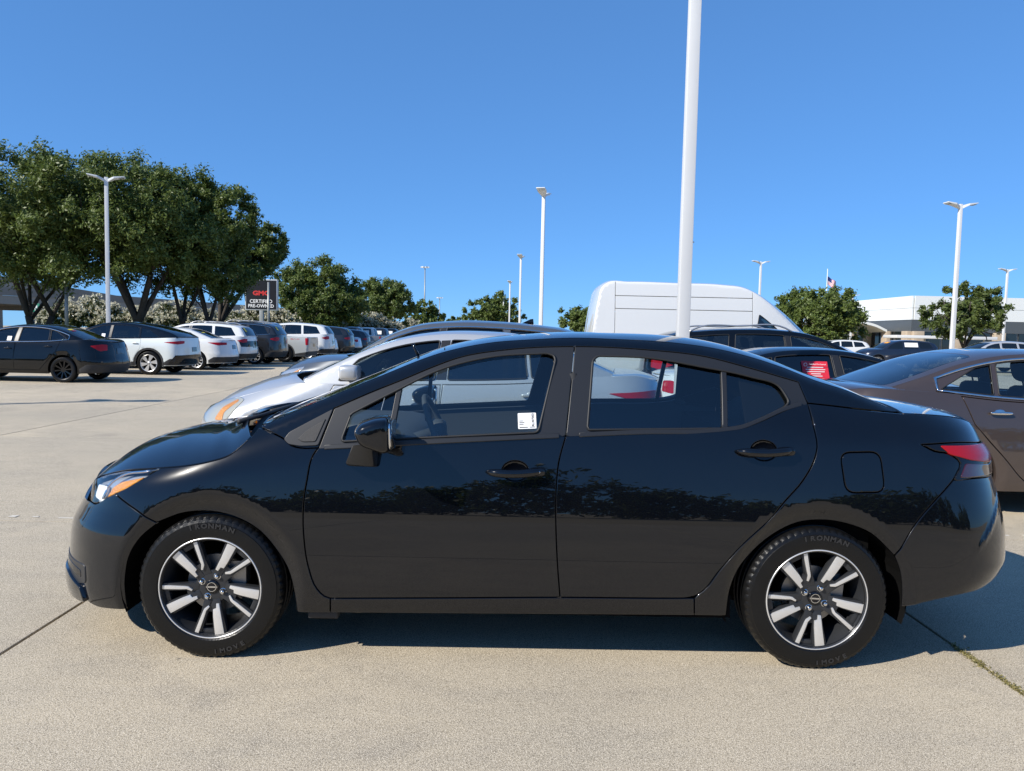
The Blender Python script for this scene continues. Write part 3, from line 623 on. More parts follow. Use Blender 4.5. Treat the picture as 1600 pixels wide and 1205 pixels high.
    for k, dd in enumerate(fd):
        prof = [(-.715, .972), (-.690, 1.006), (-.625, 1.030), (-.570, 1.034), (-.560, .995), (-.558, .892), (-.585, .882), (-.69, .915)]
        base = rounded(prof, .045, 7); m = MB(); cx, cz = -.635, .955; MO = np.array([.035, 0, .052]); V = []; ys = [(-.842, .60), (-.848, .80), (-.862, .92), (-.885, .98), (-.91, 1.0), (-.96, 1.0), (-1.00, .975), (-1.03, .92), (-1.048, .83), (-1.057, .70), (-1.061, .50)]
        b_ = ccw(base); n = len(b_)
        for y, s_ in ys: V.append(np.c_[cx+(b_[:, 0]-cx)*s_+.10*np.clip(-y-.90, 0, None), np.full(n, y), cz+(b_[:, 1]-cz)*s_])
        f = [(i*n+j, i*n+(j+1) % n, (i+1)*n+(j+1) % n, (i+1)*n+j) for i in range(len(ys)-1) for j in range(n)]+[tuple(range(n)), tuple(range((len(ys)-1)*n, len(ys)*n))[::-1]]
        m.add(np.vstack(V)+MO, f); fl = (lambda q: q.mirror_y()) if k else (lambda q: q)
        mo = fl(m).build('side_mirror', M['black'], dd, auto=1.1)
        st = MB().add(np.array([(-.735, -.80, .845), (-.60, -.80, .845), (-.60, -.80, .93), (-.70, -.80, .93), (-.725, -.90, .872), (-.600, -.90, .862), (-.60, -.955, .965), (-.68, -.955, .965)]), [(0, 1, 2, 3), (7, 6, 5, 4), (0, 4, 5, 1), (1, 5, 6, 2), (2, 6, 7, 3), (3, 7, 4, 0)])
        fl(st).build('mirror_arm', M['trim'], mo, bevel=.015, auto=.6)
        q = MB().prism(rounded([(-.10, .052), (.09, .058), (.088, -.06), (-.085, -.05)], .02), -.0035, .0035); v = q.v[0].copy(); q.v[0] = MO+np.c_[-.553+v[:, 1]*1.0+.012*0, -.955+v[:, 0]*.9, .955+v[:, 2]*1.05]; fl(q).build('mirror_glass', M['chrome'], mo)
    # sticker inside the front window
    sx, sz = .041, 1.057; c = G(np.array(sx), np.array(sz)); nn = nrm(G, np.array([sx]), np.array([sz]))[0]
    st = thing_part = MB().prism(rounded([(-.040, -.036), (.040, -.036), (.040, .036), (-.040, .036)], .004), -.0006, .0006).build('window_sticker', M['paper'], fd[0], smooth=False)
    tilt = math.atan2(nn[2], -nn[1]); st.location = c+nn*(-.009); st.rotation_euler = (-tilt, math.radians(-3), 0); dd = fd[0]
    text('RL307003', .0145, st, M['ink'], (.026, -.0012, .004), (math.pi/2, -math.pi/2, 0), 'stock_number', .0002, bold=.0003)
    lines = MB()
    for k, (a, b) in enumerate(((-.034, -.018), (-.034, -.012), (-.034, -.016))): lines.box(((a+b)/2, -.0012, .0-.0075*k), (b-a, .0004, .0028))
    lines.box((-.016, -.0012, -.029), (.036, .0004, .0035)); lines.box((.022, -.0012, -.029), (.022, .0004, .0028)); lines.build('sticker_print', M['ink'], st, smooth=False)
    # roof with front and rear screens
    sh, sr = H.s_at(-.335), H.s_at(1.02); L = H.topL; t0 = .6
    def rect(s0, s1, ta, tb, r=.03): return rounded([(s0, -ta), (s1, -tb), (s1, tb), (s0, ta)], r)
    ws = rect(.012, sh, .565, .555); rw = rect(sr, L-.012, .50, .52, .05)
    # the roof skin is divided into a front frame, the roof and the rear frame
    panel(np.array([(0, -t0), (L, -t0), (L, t0), (0, t0)]), T, .035, holes=[ws, rw], gap=.001, thick=.02).build('roof', P, root)
    panel(ws, T, .05, gap=.003, lift=-.001, thick=.004).build('windshield', M['g_screen'], root)
    panel(rw, T, .05, gap=.003, lift=-.001, thick=.004).build('rear_window', M['g_screen'], root)
    fro = MB()
    for s0, s1 in ((.012, sh), (sr, L-.012)):
        pass
    # bonnet, cowl, boot lid
    E = np.vstack([sp(z('lamp_top'), .03), sp(z('hood_cut'), .03)[1:]]); R = S(E[:, 0], E[:, 1]); k = arclen(R); q = k/k[-1]
    zc = pchip([0, .12, .3, .55, .75, .88, 1], [.015, .045, .085, .105, .10, .075, .015]); xc = pchip([0, .2, .5, 1], [-.055, -.10, -.10, -.20])
    Cn = np.stack([R[:, 0]+xc(q), 0*q, R[:, 2]+zc(q)], 1); HT = ruled(R, Cn, k, pchip([0, .6, .85, 1], [2.6, 2.7, 3.4, 4.2])); Lh = k[-1]
    panel(np.array([(.0, -.6), (Lh-.060, -.6), (Lh-.050, -.45), (Lh-.025, -.25), (Lh-.025, .25), (Lh-.050, .45), (Lh-.060, .6), (.0, .6)]), HT, .025, gap=.0015).build('hood', P, root)
    cowl = MB().add(np.array([(-1.24, -.60, .925), (-1.16, -.70, .93), (-1.04, -.70, .985), (-1.04, .70, .985), (-1.16, .70, .93), (-1.24, .60, .925), (-1.36, 0, .965), (-1.22, 0, .985)]), [(0, 1, 7, 6), (1, 2, 3, 4, 7), (7, 4, 5, 6)]); cowl.build('cowl', M['plastic'], root)
    for yy in (-.38, .10):
        w_ = MB(); w_.tube([(-1.30, yy-.15, .995), (-1.25, yy+.05, 1.008), (-1.17, yy+.42, 1.038)], [.012, .009, .006], 6); w_.build('wiper', M['plastic'], root)
    Ed = sp(np.vstack([z('deck_e')[:3], [[2.21, 1.068], [2.33, 1.045]]]), .03); R = S(Ed[:, 0], Ed[:, 1]); k = arclen(R); q = k/k[-1]
    Cn = np.stack([R[:, 0]+.10+.02*q, 0*q, R[:, 2]+.022-.010*q], 1); DT = ruled(R, Cn, k, lambda q_: 2.6+0*q_)
    panel(np.array([(-.0, -.6), (k[-1], -.6), (k[-1], .6), (-.0, .6)]), DT, .04, gap=.0015).build('trunk_lid', P, root)
    # dark inside: wheel housings, floor, bulkheads, inner skins
    sh_ = MB()
    for xc_ in (-1.315, 1.312):
        a = np.radians(np.linspace(-18, 200, 25)); n = len(a); V = np.vstack([np.c_[xc_+(.392 if xc_ < 0 else .405)*np.cos(a), np.full(n, y), .31+.352*np.sin(a)] for y in (-.825, -.52)]); sh_.add(V, [(i, i+1, n+i+1, n+i) for i in range(n-1)])
        V = np.array([(xc_+.40*math.cos(t), -.52, .31+.355*math.sin(t)) for t in a]); sh_.add(V, [tuple(range(n))])
    sh_ = both(sh_)
    sh_.box((0, 0, .26), (1.9, 1.62, .10)); sh_.box((-1.60, 0, .44), (.62, 1.0, .48)); sh_.box((-1.80, 0, .48), (.36, 1.0, .35)); sh_.box((1.75, 0, .60), (.9, 1.02, .55)); sh_.box((1.98, 0, .68), (.26, 1.1, .45)); sh_.box((0, 0, .24), (3.6, 1.0, .12)); sh_.box((1.32, 0, .72), (.50, 1.5, .5)); sh_.box((-.98, 0, .62), (.06, 1.5, .6))
    sh_.build('underbody', M['shell'], root, smooth=False)
    inner = cat(np.array([[-.95, .30], [.76, .32], [.95, .55], [1.28, .90], [1.28, 1.12]]), gbelt[::-1][2:-2]-[0, .005], np.array([[-.95, .86]]))
    pair(panel(inner, lambda u, v: S(u, v)+np.array([0, .075, 0]), .06, gap=0), 'door_trim', M['cabin'], root)
    bp = cat(np.array([[.235, .97], [.29, 1.36], [.345, 1.36], [.31, .97]])); pair(panel(bp, lambda u, v: G(u, v)+np.array([0, .05, 0]), .05, gap=0, thick=.05), 'pillar_trim', M['cabin'], root)
    cp = cat(np.array([[1.02, 1.02], [1.0, 1.33], [1.33, 1.22], [1.62, 1.12], [1.3, 1.0]])); pair(panel(cp, lambda u, v: G(u, v)+np.array([0, .04, 0]), .05, gap=0, thick=.01), 'rear_pillar_trim', M['shell'], root)
    panel(np.array([(sh+.03, -.56), (sr, -.56), (sr, .56), (sh+.03, .56)]), lambda a, b: T(a, b)+np.array([0, 0, -.035]), .08, gap=0).build('headliner', M['cabin'], root)
    MB().box((1.55, 0, 1.03), (.45, 1.25, .03)).build('parcel_shelf', M['cloth'], root)
    cabin(root, -.86, -.13, .92, .965, h=.70, z0=.38)
    sc_ = superell((-.46, -.02, 1.02), (.02, .10, .06), .4, .3, 16, 8); sc_.build('dash_screen', M['gloss'], root)
    mir = superell((-.52, 0, 1.27), (.02, .11, .032), .6, .5, 16, 8); mir.tube([(-.52, 0, 1.29), (-.56, 0, 1.37)], .008, 6); mir.build('rear_view_mirror', M['gloss'], root)
    for s in (-1, 1): MB().tube([(.245, s*.655, 1.26), (.25, s*.68, 1.1), (.27, s*.71, .95)], .018, 6).build('seat_belt', M['cloth'], root)
    fl_ = MB().box((-.83, -.80, .195), (.13, .05, .035)); fl_.box((.86, -.70, .21), (.02, .05, .07)); fl_.build('splash_guard', M['plastic'], root, bevel=.006)
    wf = hero_wheel(); used = {}
    put_wheels(wf, root, (-1.310, 1.312), .317, .852, used, turn=3)
    root.location = (HX, HY, 0); root.rotation_euler = (0, 0, .00733)
    return root
HX, HY = .0291-math.sin(.00733)*.852, 3.1343+math.cos(.00733)*.852
hero_car()

# ---------------------------------------------------------------- other cars: one builder, different bodies
def tmpl(kind):
    if kind == 'sedan':
        return dict(r=.325, wx=(-1.38, 1.36), yo=.87, nose=[(.05, -2.15), (.2, -2.28), (.45, -2.31), (.6, -2.28), (.7, -2.21), (.8, -2.02), (1.0, -1.6), (1.2, -1.3)], tail=[(.05, 2.2), (.25, 2.33), (.5, 2.41), (.7, 2.37), (.9, 2.33), (1.05, 2.27), (1.2, 2.1)],
            wid=[(.1, .80), (.2, .86), (.35, .885), (.55, .89), (.65, .88), (.8, .865), (.95, .84), (1.05, .81), (1.15, .77)], cf=(.85, 2.3), cr=(.6, 2.5),
            edge=[(-2.17, .70), (-2.0, .77), (-1.75, .83), (-1.45, .90), (-1.15, .965), (-.95, .965), (-.5, .97), (0, .985), (.6, 1.0), (1.0, 1.02), (1.4, 1.06), (1.75, 1.08), (2.0, 1.085), (2.2, 1.055), (2.32, 1.03)], iA=4, iC=11,
            rail=[(-1.13, .985), (-.85, 1.125), (-.55, 1.26), (-.25, 1.355), (.1, 1.41), (.5, 1.415), (.9, 1.38), (1.2, 1.305), (1.5, 1.19), (1.78, 1.085)],
            dxz=[(0, -.13, .0), (.12, -.10, .008), (.3, -.04, .025), (.5, 0, .035), (.72, .03, .045), (.86, .04, .04), (1, .08, .02)], yg=lambda x, z: .80-.36*(z-.97)-.30*np.clip(z-.97, 0, None)**2-.04*np.clip((-.1-x)/1.1, 0, None)**2-.10*np.clip((x-.5)/1.2, 0, None)**2,
            head=-.30, rear=1.02, wins=[(-.80, -.62, .10, .13), (.22, .24, .96, .93), (1.0, .97, 1.40, 1.10)], wb=.025, wt=.055, hood=[(0, .02), (.3, .07), (.6, .085), (1, .055)], hoodx=[(0, -.07), (.5, -.10), (1, -.22)],
            doors=[[(-.83, .95), (-.92, .80), (-.90, .50), (-.80, .33), (.16, .31), (.14, .6), (.17, .99)], [(.17, .99), (.14, .6), (.16, .31), (.78, .31), (.95, .50), (1.20, .80), (1.30, 1.04)]],
            handles=[(.0, .84), (1.0, .90)], lampf=[(-2.26, .60), (-2.10, .58), (-1.75, .70), (-1.60, .80), (-1.80, .795), (-2.12, .70)], ambf=[(-1.92, .655), (-1.74, .715), (-1.64, .785), (-1.76, .77)], lampr=[(2.02, .93), (2.30, .97), (2.46, .96), (2.46, .82), (2.25, .80)], deck=True, rwt=.50, zw=1.0)
    if kind in ('suv', 'pickup', 'van'):
        d = dict(r=.36, wx=(-1.37, 1.35), yo=.90, nose=[(.1, -2.1), (.25, -2.2), (.5, -2.27), (.75, -2.22), (.9, -2.14), (1.0, -1.95), (1.2, -1.6), (1.4, -1.2)], tail=[(.1, 2.1), (.3, 2.25), (.55, 2.36), (.8, 2.35), (1.0, 2.33), (1.15, 2.31), (1.4, 2.22)],
            wid=[(.1, .82), (.25, .89), (.45, .915), (.7, .91), (.9, .895), (1.05, .87), (1.2, .83), (1.4, .75)], cf=(.75, 2.5), cr=(.5, 2.8),
            edge=[(-2.12, .86), (-1.95, .95), (-1.6, 1.02), (-1.3, 1.06), (-1.05, 1.085), (-.5, 1.09), (0, 1.10), (.5, 1.11), (1.0, 1.125), (1.5, 1.14), (1.9, 1.16), (2.2, 1.17), (2.3, 1.17)], iA=4, iC=12,
            rail=[(-1.06, 1.10), (-.85, 1.26), (-.55, 1.43), (-.2, 1.56), (.3, 1.62), (.9, 1.62), (1.5, 1.58), (1.85, 1.53), (2.02, 1.46), (2.14, 1.32), (2.23, 1.17)],
            dxz=[(0, -.13, .0), (.12, -.10, .01), (.3, -.04, .03), (.5, 0, .04), (.72, .02, .04), (.86, .08, .03), (1, .10, .01)], yg=lambda x, z: .82-.28*(z-1.1)-.22*np.clip(z-1.1, 0, None)**2-.04*np.clip((-.1-x)/1.1, 0, None)**2-.05*np.clip((x-.9)/1.2, 0, None)**2,
            head=-.28, rear=1.97, wins=[(-.82, -.55, .10, .12), (.20, .22, 1.02, .98), (1.12, 1.08, 1.90, 1.70)], wb=.03, wt=.075, hood=[(0, .03), (.3, .07), (.6, .08), (1, .055)], hoodx=[(0, -.07), (.5, -.10), (1, -.22)],
            doors=[[(-.80, 1.08), (-.92, .85), (-.90, .55), (-.80, .36), (.16, .34), (.14, .7), (.17, 1.10)], [(.17, 1.10), (.14, .7), (.16, .34), (.80, .34), (.95, .55), (1.10, .85), (1.12, 1.125)]],
            handles=[(.0, .95), (.95, .98)], lampf=[(-2.26, .74), (-2.05, .73), (-1.78, .87), (-1.68, .97), (-1.95, .92), (-2.2, .84)], ambf=[(-1.95, .79), (-1.80, .87), (-1.73, .94), (-1.86, .88)], lampr=[(1.98, 1.0), (2.25, 1.08), (2.42, 1.07), (2.42, .95), (2.2, .92)], deck=False, rwt=.50, zw=1.12)
        if kind == 'pickup':
            d.update(r=.38, wx=(-1.65, 1.55), nose=[(.1, -2.4), (.3, -2.55), (.6, -2.6), (.85, -2.57), (1.0, -2.52), (1.1, -2.4), (1.3, -2.0)], tail=[(.1, 2.6), (.5, 2.68), (.8, 2.70), (1.3, 2.70)], cr=(.12, 4), cf=(.6, 2.8),
                edge=[(-2.48, 1.0), (-2.2, 1.08), (-1.8, 1.12), (-1.45, 1.15), (-1.25, 1.16), (-.6, 1.16), (0, 1.17), (.6, 1.18), (1.05, 1.18), (1.5, 1.17), (2.2, 1.17), (2.66, 1.17)], iA=4, iC=8,
                rail=[(-1.27, 1.17), (-1.0, 1.38), (-.72, 1.58), (-.4, 1.73), (0, 1.78), (.5, 1.78), (.82, 1.74), (.92, 1.64), (1.0, 1.40), (1.06, 1.18)], head=-.5, rear=.86, wins=[(-1.0, -.72, -.12, -.10), (-.02, 0, .82, .72)], yg=lambda x, z: .84-.26*(z-1.17)-.05*np.clip((-.3-x)/1., 0, None)**2,
                doors=[[(-1.02, 1.14), (-1.10, .9), (-1.08, .6), (-1.0, .45), (-.07, .42), (-.09, .8), (-.07, 1.16)], [(-.07, 1.16), (-.09, .8), (-.07, .42), (.9, .42), (1.0, .62), (.98, 1.17)]], handles=[(-.25, 1.0), (.75, 1.02)], lampf=[(-2.52, .86), (-2.3, .86), (-2.2, 1.02), (-2.45, .98)], ambf=[], lampr=[(2.52, 1.12), (2.66, 1.12), (2.72, 1.1), (2.72, .80), (2.56, .80)], deck=True, zw=1.2)
        if kind == 'van':
            d.update(r=.38, wx=(-1.9, 1.75), nose=[(.1, -2.8), (.4, -2.95), (.8, -2.9), (1.1, -2.75), (1.3, -2.4), (1.5, -2.0)], tail=[(.1, 2.95), (.5, 3.0), (1.2, 2.98), (1.5, 2.96)], wid=[(.1, .9), (.3, 1.0), (.8, 1.01), (1.2, .99), (1.5, .975), (1.7, .96)], cr=(.16, 3.5), cf=(.8, 2.6),
                edge=[(-2.72, 1.12), (-2.4, 1.25), (-2.0, 1.32), (-1.6, 1.37), (-1.45, 1.39), (-.6, 1.40), (0, 1.40), (1., 1.40), (2., 1.40), (2.6, 1.40), (2.95, 1.40)], iA=4, iC=10,
                rail=[(-1.48, 1.40), (-1.20, 1.66), (-.93, 1.92), (-.62, 2.20), (-.32, 2.42), (-.1, 2.52), (.3, 2.57), (1.2, 2.59), (2.2, 2.60), (2.62, 2.58), (2.74, 2.48), (2.82, 2.2), (2.88, 1.8), (2.92, 1.41)], head=-.93, rear=2.76, wins=[(-1.18, -.92, -.32, -.40)], yg=lambda x, z: .97-.10*(z-1.4)-.05*np.clip(z-1.9, 0, None)**2-.10*np.clip((-.3-x)/1., 0, None)**2, wt=.40,
                dxz=[(0, -.3, .02), (.12, -.25, .06), (.3, -.1, .06), (.5, 0, .05), (.8, .02, .04), (1, .05, .0)],
                doors=[], handles=[], lampf=[], ambf=[], lampr=[(2.86, 1.3), (2.97, 1.3), (3.02, 1.28), (3.02, .9), (2.9, .9)], deck=False, rwt=.46, zw=1.45)
        return d
def build_car(name, label, kind, paint_, loc, face=-1, kx=1., ky=1., kz=1., fine=2, roof=None, wstyle='five', glassk=('g_dark', 'g_dark'), chrome=False, rails=False, cladding=False, group=None, lampm='lampin', over=None, seats=False, handle='paint', ylo='near', blackrear=False, plate=True, turn=11):
    """fine: 3 near, 2 middle, 1 far. loc = (x of mid wheelbase, y of the flank towards the camera)"""
    d = tmpl(kind)
    if over: d.update(over)
    sc = lambda L: [(x*kx, z_*kz) for x, z_ in L]; zx = lambda L: [(z_*kz, x*kx) for z_, x in L]
    yg0 = d['yg']; dz = [(a, b*kx, c*kz) for a, b, c in d['dxz']]
    wx = [x*kx for x in d['wx']]; R = d['r']; ra = R+.045
    def extra(x, z_):
        e = 0*x
        for xc in wx: e = e-.022*(1-sm(np.hypot(x-xc, z_-R), ra, ra+.08))
        return e-.6*np.clip(z_-(d['zw']*kz-.16), 0, None)**2*(1-sm(x, -1.6*kx, -.9*kx))
    H = Shape(zx(d['nose']), zx(d['tail']), [(z_*kz, w*ky) for z_, w in d['wid']], (d['cf'][0]*kx, d['cf'][1]), (d['cr'][0]*kx, d['cr'][1]), sc(d['rail']), dz, lambda x, z_: yg0(x/kx, z_/kz)*ky, extra, pchip([0, .25, .5, .75, 1], [2.6, 3.2, 3.8, 3.6, 3.0]), rollk=9.)
    S, G, T = H.S, H.G, H.top; P = M[paint_]; PR = M[roof] if roof else P
    sp_ = {3: .045, 2: .08, 1: .14}[fine]; st = sp_*.9; th = .012
    root = thing(name, label, {'pickup': 'pickup truck', 'van': 'van', 'suv': 'suv'}.get(kind, 'car'), group=group)
    edge = np.array(sc(d['edge'])); E = sp(edge, st); zn, zt = edge[0, 1], edge[-1, 1]
    def cl(fn, za, zb, n=6): q = np.linspace(za, zb, n); return np.c_[[fn(t) for t in q], q]
    z0 = .22*kz if kind == 'sedan' else .27*kz; zb_ = z0+.02
    out = cat(np.array([[H.uf(zn), zn]]), E, np.array([[H.ur(zt), zt]]), cl(H.ur, zt, zb_)[1:], np.array([[wx[1]+ra+.12, zb_]]), arc(wx[1], R, ra, z0)[::-1], arc(wx[0], R, ra, z0)[::-1], np.array([[wx[0]-ra-.15, zb_]]), cl(H.uf, zb_, zn)[:-1])
    doors = []
    if fine >= 2:
        for D in d['doors']:
            D = np.array(sc(D)); k = len(D); D[0, 1] -= .012; D[-1, 1] -= .012
            top = np.array([[x, np.interp(x, E[:, 0], E[:, 1])-.016] for x in np.linspace(D[0, 0]+.012, D[-1, 0]-.012, 12)])
            q = D[::-1][:-1] if False else D
            mid = sp(D[1:-1][::-1], st) if fine == 3 else D[1:-1][::-1]
            doors.append(cat(top, mid))
    body = panel(out, S, sp_, holes=[offset(ccw(x), -.004) if fine == 3 else offset(ccw(x), -.003) for x in doors], gap=.001, thick=.035)
    bo = both(body).build('body', P, root)
    for k, D in enumerate(doors):
        ob = pair(panel(D, S, sp_, gap=.002 if fine == 3 else .003), ('front_door', 'rear_door')[k], P, root)
        hx, hz = d['handles'][k]; c = S(np.array(hx*kx), np.array(hz*kz))
        for q, o in enumerate(ob):
            hm = superell(c+np.array([0, -.022, 0]), (.095, .014, .014), .7, .5, 14, 8); hm.join(superell(c+np.array([0, .004, 0]), (.05, .006, .03), .9, .9, 14, 6))
            (hm.mirror_y() if q else hm).build('door_handle', M['chrome'] if handle == 'chrome' else P, o)
    # greenhouse sides and windows
    rail = H.rail if fine > 1 else H.rail[::3]; eA, eC = edge[d['iA'], 0], min(rail[-1, 0], edge[d['iC'], 0]+.3)
    xs = np.linspace(rail[0, 0]+.01, rail[-1, 0]-.01, 40 if fine > 1 else 18); bl = np.array([[x, np.interp(x, E[:, 0], E[:, 1])-.015] for x in xs])
    zr = lambda x: np.interp(x, H.rail[:, 0], H.rail[:, 1]); ze = lambda x: np.interp(x, E[:, 0], E[:, 1])
    wins = []
    for xb0, xt0, xb1, xt1 in d['wins']:
        xb0, xt0, xb1, xt1 = (v*kx for v in (xb0, xt0, xb1, xt1)); n = 8
        bot = np.array([[x, ze(x)+d['wb']] for x in np.linspace(xb0, xb1, n)]); tx = np.linspace(xt1, xt0, n); top = np.array([[x, max(zr(x)-d['wt'], ze(x)+d['wb']+.03)] for x in tx]); wins.append(rounded(np.vstack([bot, top]), .02, 3))
    side = panel(cat(bl, rail[::-1]), G, sp_, holes=wins, gap=.001); black_p = roof == 'black' and P is not PR
    if kind == 'van':      # pressed side panels with open seams between them
        for xa, xb in ((-1.48*kx, -.27*kx), (-.262*kx, 2.47*kx), (2.478*kx, 2.90*kx)):
            for za, zb2 in ((1.3, 2.03), (2.04, 2.30), (2.31, 2.9)) if xb == 2.47*kx else ((1.3, 2.9),):
                xs_ = np.linspace(max(xa, rail[0, 0]+.02), min(xb, rail[-1, 0]-.02), 26); lo = np.array([[x, max(za, ze(x)-.015)] for x in xs_]); hi = np.array([[x, min(zb2, zr(x))] for x in xs_]); ok = hi[:, 1]-lo[:, 1] > .03; q = np.vstack([lo[ok], hi[ok][::-1]])
                hs = [w for w in wins if pip(ccw(q), w).all()]; pair(panel(q, G, sp_*1.3, holes=hs, gap=.0012, bev=.004), 'side_panel', P, root)
    else: pair(side, 'roof_side', PR if black_p else P, root)
    for k, w_ in enumerate(wins):
        g_ = panel(w_, G, sp_*1.2, gap=-.008, lift=-.010, thick=0); pair(g_, 'side_window', M[glassk[min(k, 1)]] if fine > 1 else M['g_far'], root)
        if fine == 3 or (chrome and fine == 2):
            p3 = G(np.r_[w_[:, 0], w_[:1, 0]], np.r_[w_[:, 1], w_[:1, 1]]); p3[:, 1] -= .003
            pair(MB().tube(p3, .008 if not chrome else .005, 5, False), 'window_seal', M['rubber'], root)
    if fine >= 2 and len(wins) > 1:      # blacked-out pillars between the windows
        a, b = d['wins'][0], d['wins'][1]; q = np.array([(a[2]*kx+.012, ze(a[2]*kx)+d['wb']), (b[0]*kx-.012, ze(b[0]*kx)+d['wb']), (b[1]*kx-.012, zr(b[1]*kx)-d['wt']), (a[3]*kx+.012, zr(a[3]*kx)-d['wt'])]); pair(panel(q, G, .06, lift=.003, gap=0), 'pillar_cover', M['trim'], root)
    if chrome:
        x0, x1 = d['wins'][0][0]*kx-.05, d['wins'][-1][2]*kx+.03
        lo = np.array([[x, ze(x)+d['wb']-.016] for x in np.linspace(x0, x1, 30)]); xt = np.linspace(x1, d['wins'][0][1]*kx-.02, 30); hi = np.array([[x, max(zr(x)-d['wt']+.018, ze(x)+d['wb']-.012)] for x in xt]); p = np.vstack([lo, hi]); p = np.vstack([p, p[:1]]); p3 = G(p[:, 0], p[:, 1]); p3[:, 1] -= .004
        pair(MB().tube(p3, .013, 6, False), 'window_trim', M['chrome'], root)
    # roof, screens
    sh, sr, L, t0 = H.s_at(d['head']*kx), H.s_at(d['rear']*kx), H.topL, .6
    rect = lambda s0, s1, ta, tb, r=.03: rounded([(s0, -ta), (s1, -tb), (s1, tb), (s0, ta)], r)
    ws, rw = rect(.012, sh, .565, .55), rect(sr, L-.015, d['rwt'], d['rwt']+.02, .06)
    panel(np.array([(0, -t0), (L, -t0), (L, t0), (0, t0)]), T, max(sp_, .06), holes=[ws, rw], gap=.001, thick=.02).build('roof', PR, root)
    gs = M['g_screen'] if fine == 3 else M['g_dark'] if fine == 2 else M['g_far']
    panel(ws, T, sp_*1.5, gap=.003, lift=-.001, thick=.004).build('windshield', gs, root); panel(rw, T, sp_*1.5, gap=.003, lift=-.001, thick=.004).build('rear_window' if kind != 'van' else 'rear_door', P if kind == 'van' else M['g_dark'] if fine > 1 else M['g_far'], root)
    # bonnet, boot
    iA = np.argmin(abs(E[:, 0]-edge[d['iA'], 0])); Rr = S(E[:iA+1, 0], E[:iA+1, 1]); k = arclen(Rr); q = k/k[-1]
    Cn = np.stack([Rr[:, 0]+pchip(*zip(*d['hoodx']))(q)*kx, 0*q, Rr[:, 2]+pchip(*zip(*d['hood']))(q)*kz], 1); HT = ruled(Rr, Cn, k, lambda q_: 2.6+0*q_); Lh = k[-1]
    panel(np.array([(0, -.6), (Lh+.05, -.6), (Lh+.02, -.3), (Lh+.02, .3), (Lh+.05, .6), (0, .6)]), HT, max(sp_, .05), gap=.002).build('hood', P, root)
    iC = np.argmin(abs(E[:, 0]-edge[d['iC'], 0])); Rr = S(E[iC:, 0], E[iC:, 1]); k = arclen(Rr)
    if d['deck'] and len(k) > 2:
        q = k/k[-1]; Cn = np.stack([Rr[:, 0]+.10+.02*q, 0*q, Rr[:, 2]+(.025-.010*q if kind != 'pickup' else 0*q)], 1); DT = ruled(Rr, Cn, k, lambda q_: 2.6+0*q_)
        if kind == 'pickup': panel(np.array([(0, -.55), (k[-1]-.05, -.55), (k[-1]-.05, .55), (0, .55)]), lambda a, b: DT(a, b)-np.array([0, 0, .03]), .1).build('bed_floor', M['plastic'], root); panel(np.array([(k[-1]-.055, -.6), (k[-1]+.01, -.6), (k[-1]+.01, .6), (k[-1]-.055, .6)]), DT, .1).build('tailgate_top', P, root)
        else: panel(np.array([(-.02, -.6), (k[-1], -.6), (k[-1], .6), (-.02, .6)]), DT, max(sp_, .06), gap=.002).build('trunk_lid', P, root)
    # lamps, plates, bumper darks
    for s in (0, 1):
        fl = (lambda m: m.mirror_y()) if s else (lambda m: m)
        if d['lampf'] and fine >= 2:
            hl = fl(panel(rounded(sc(d['lampf']), .03), S, sp_*.7, lift=.004, gap=0)).build('headlight', M[lampm], root)
            if d['ambf']: fl(panel(rounded(sc(d['ambf']), .02), S, sp_*.5, lift=.008, gap=0)).build('side_reflector', M['amber'], hl)
            if fine == 3: fl(panel(rounded(sc(d['lampf']), .03), S, sp_*.7, lift=.012, gap=0)).build('lens', M['lens'], hl)
        fl(panel(rounded(sc(d['lampr']), .025), S, sp_*.6, lift=.006, gap=0)).build('taillight', M['red'], root)
        if fine >= 2:
            mx = d['wins'][0][1]*kx-.02; mz = ze(mx)+.10*kz; my = H.Yg(np.array(mx), np.array(mz))
            mm = superell((mx-.02, -my-.13, mz), (.085, .11, .066), .45, .4, 24, 14); mm.join(superell((mx, -my-.02, mz-.05), (.04, .06, .03), .6, .6, 10, 6)); fl(mm).build('side_mirror', P, root)
    zt0 = zb_+.02
    dk = cat(cl(H.ur, zt0, zt0+.20*kz), np.array([[H.xt(.4)-d['cr'][0]*kx+.18, zt0+.20*kz], [wx[1]+ra+.06, zt0+.09*kz], [wx[1]+ra+.06, zt0]]))
    both(panel(dk, S, sp_, lift=.006, gap=0)).build('bumper_cover', M['plastic'], root)
    if blackrear:
        dk = cat(cl(H.ur, zt-.40*kz, zt-.18*kz), np.array([[H.ur(.9)-.95, zt-.18*kz], [H.ur(.9)-.85, zt-.40*kz]])); both(panel(dk, S, sp_, lift=.005, gap=0)).build('tailgate_panel', M['gloss'], root)
    if plate and fine >= 2:
        zc = .80*kz; w = .16; q = np.array([[H.ur(zc)-w, zc+.07], [H.ur(zc), zc+.07], [H.ur(zc), zc-.07], [H.ur(zc)-w, zc-.07]]); both(panel(q, S, .09, lift=.010, gap=0)).build('licence_plate', M['charcoal'], root)
    if cladding:
        for xc in wx:
            q = np.vstack([arc(xc, R, ra+.055, z0+.02, 16), arc(xc, R, ra-.004, z0+.02, 16)[::-1]]); pair(panel(q, S, sp_, lift=.010, gap=0), 'arch_cladding', M['plastic'], root)
        q = np.array([(wx[0]+ra+.02, z0+.01), (wx[1]-ra-.02, z0+.01), (wx[1]-ra-.04, z0+.13), (wx[0]+ra+.04, z0+.13)]); pair(panel(q, S, .1, lift=.008, gap=0), 'sill_cladding', M['plastic'], root)
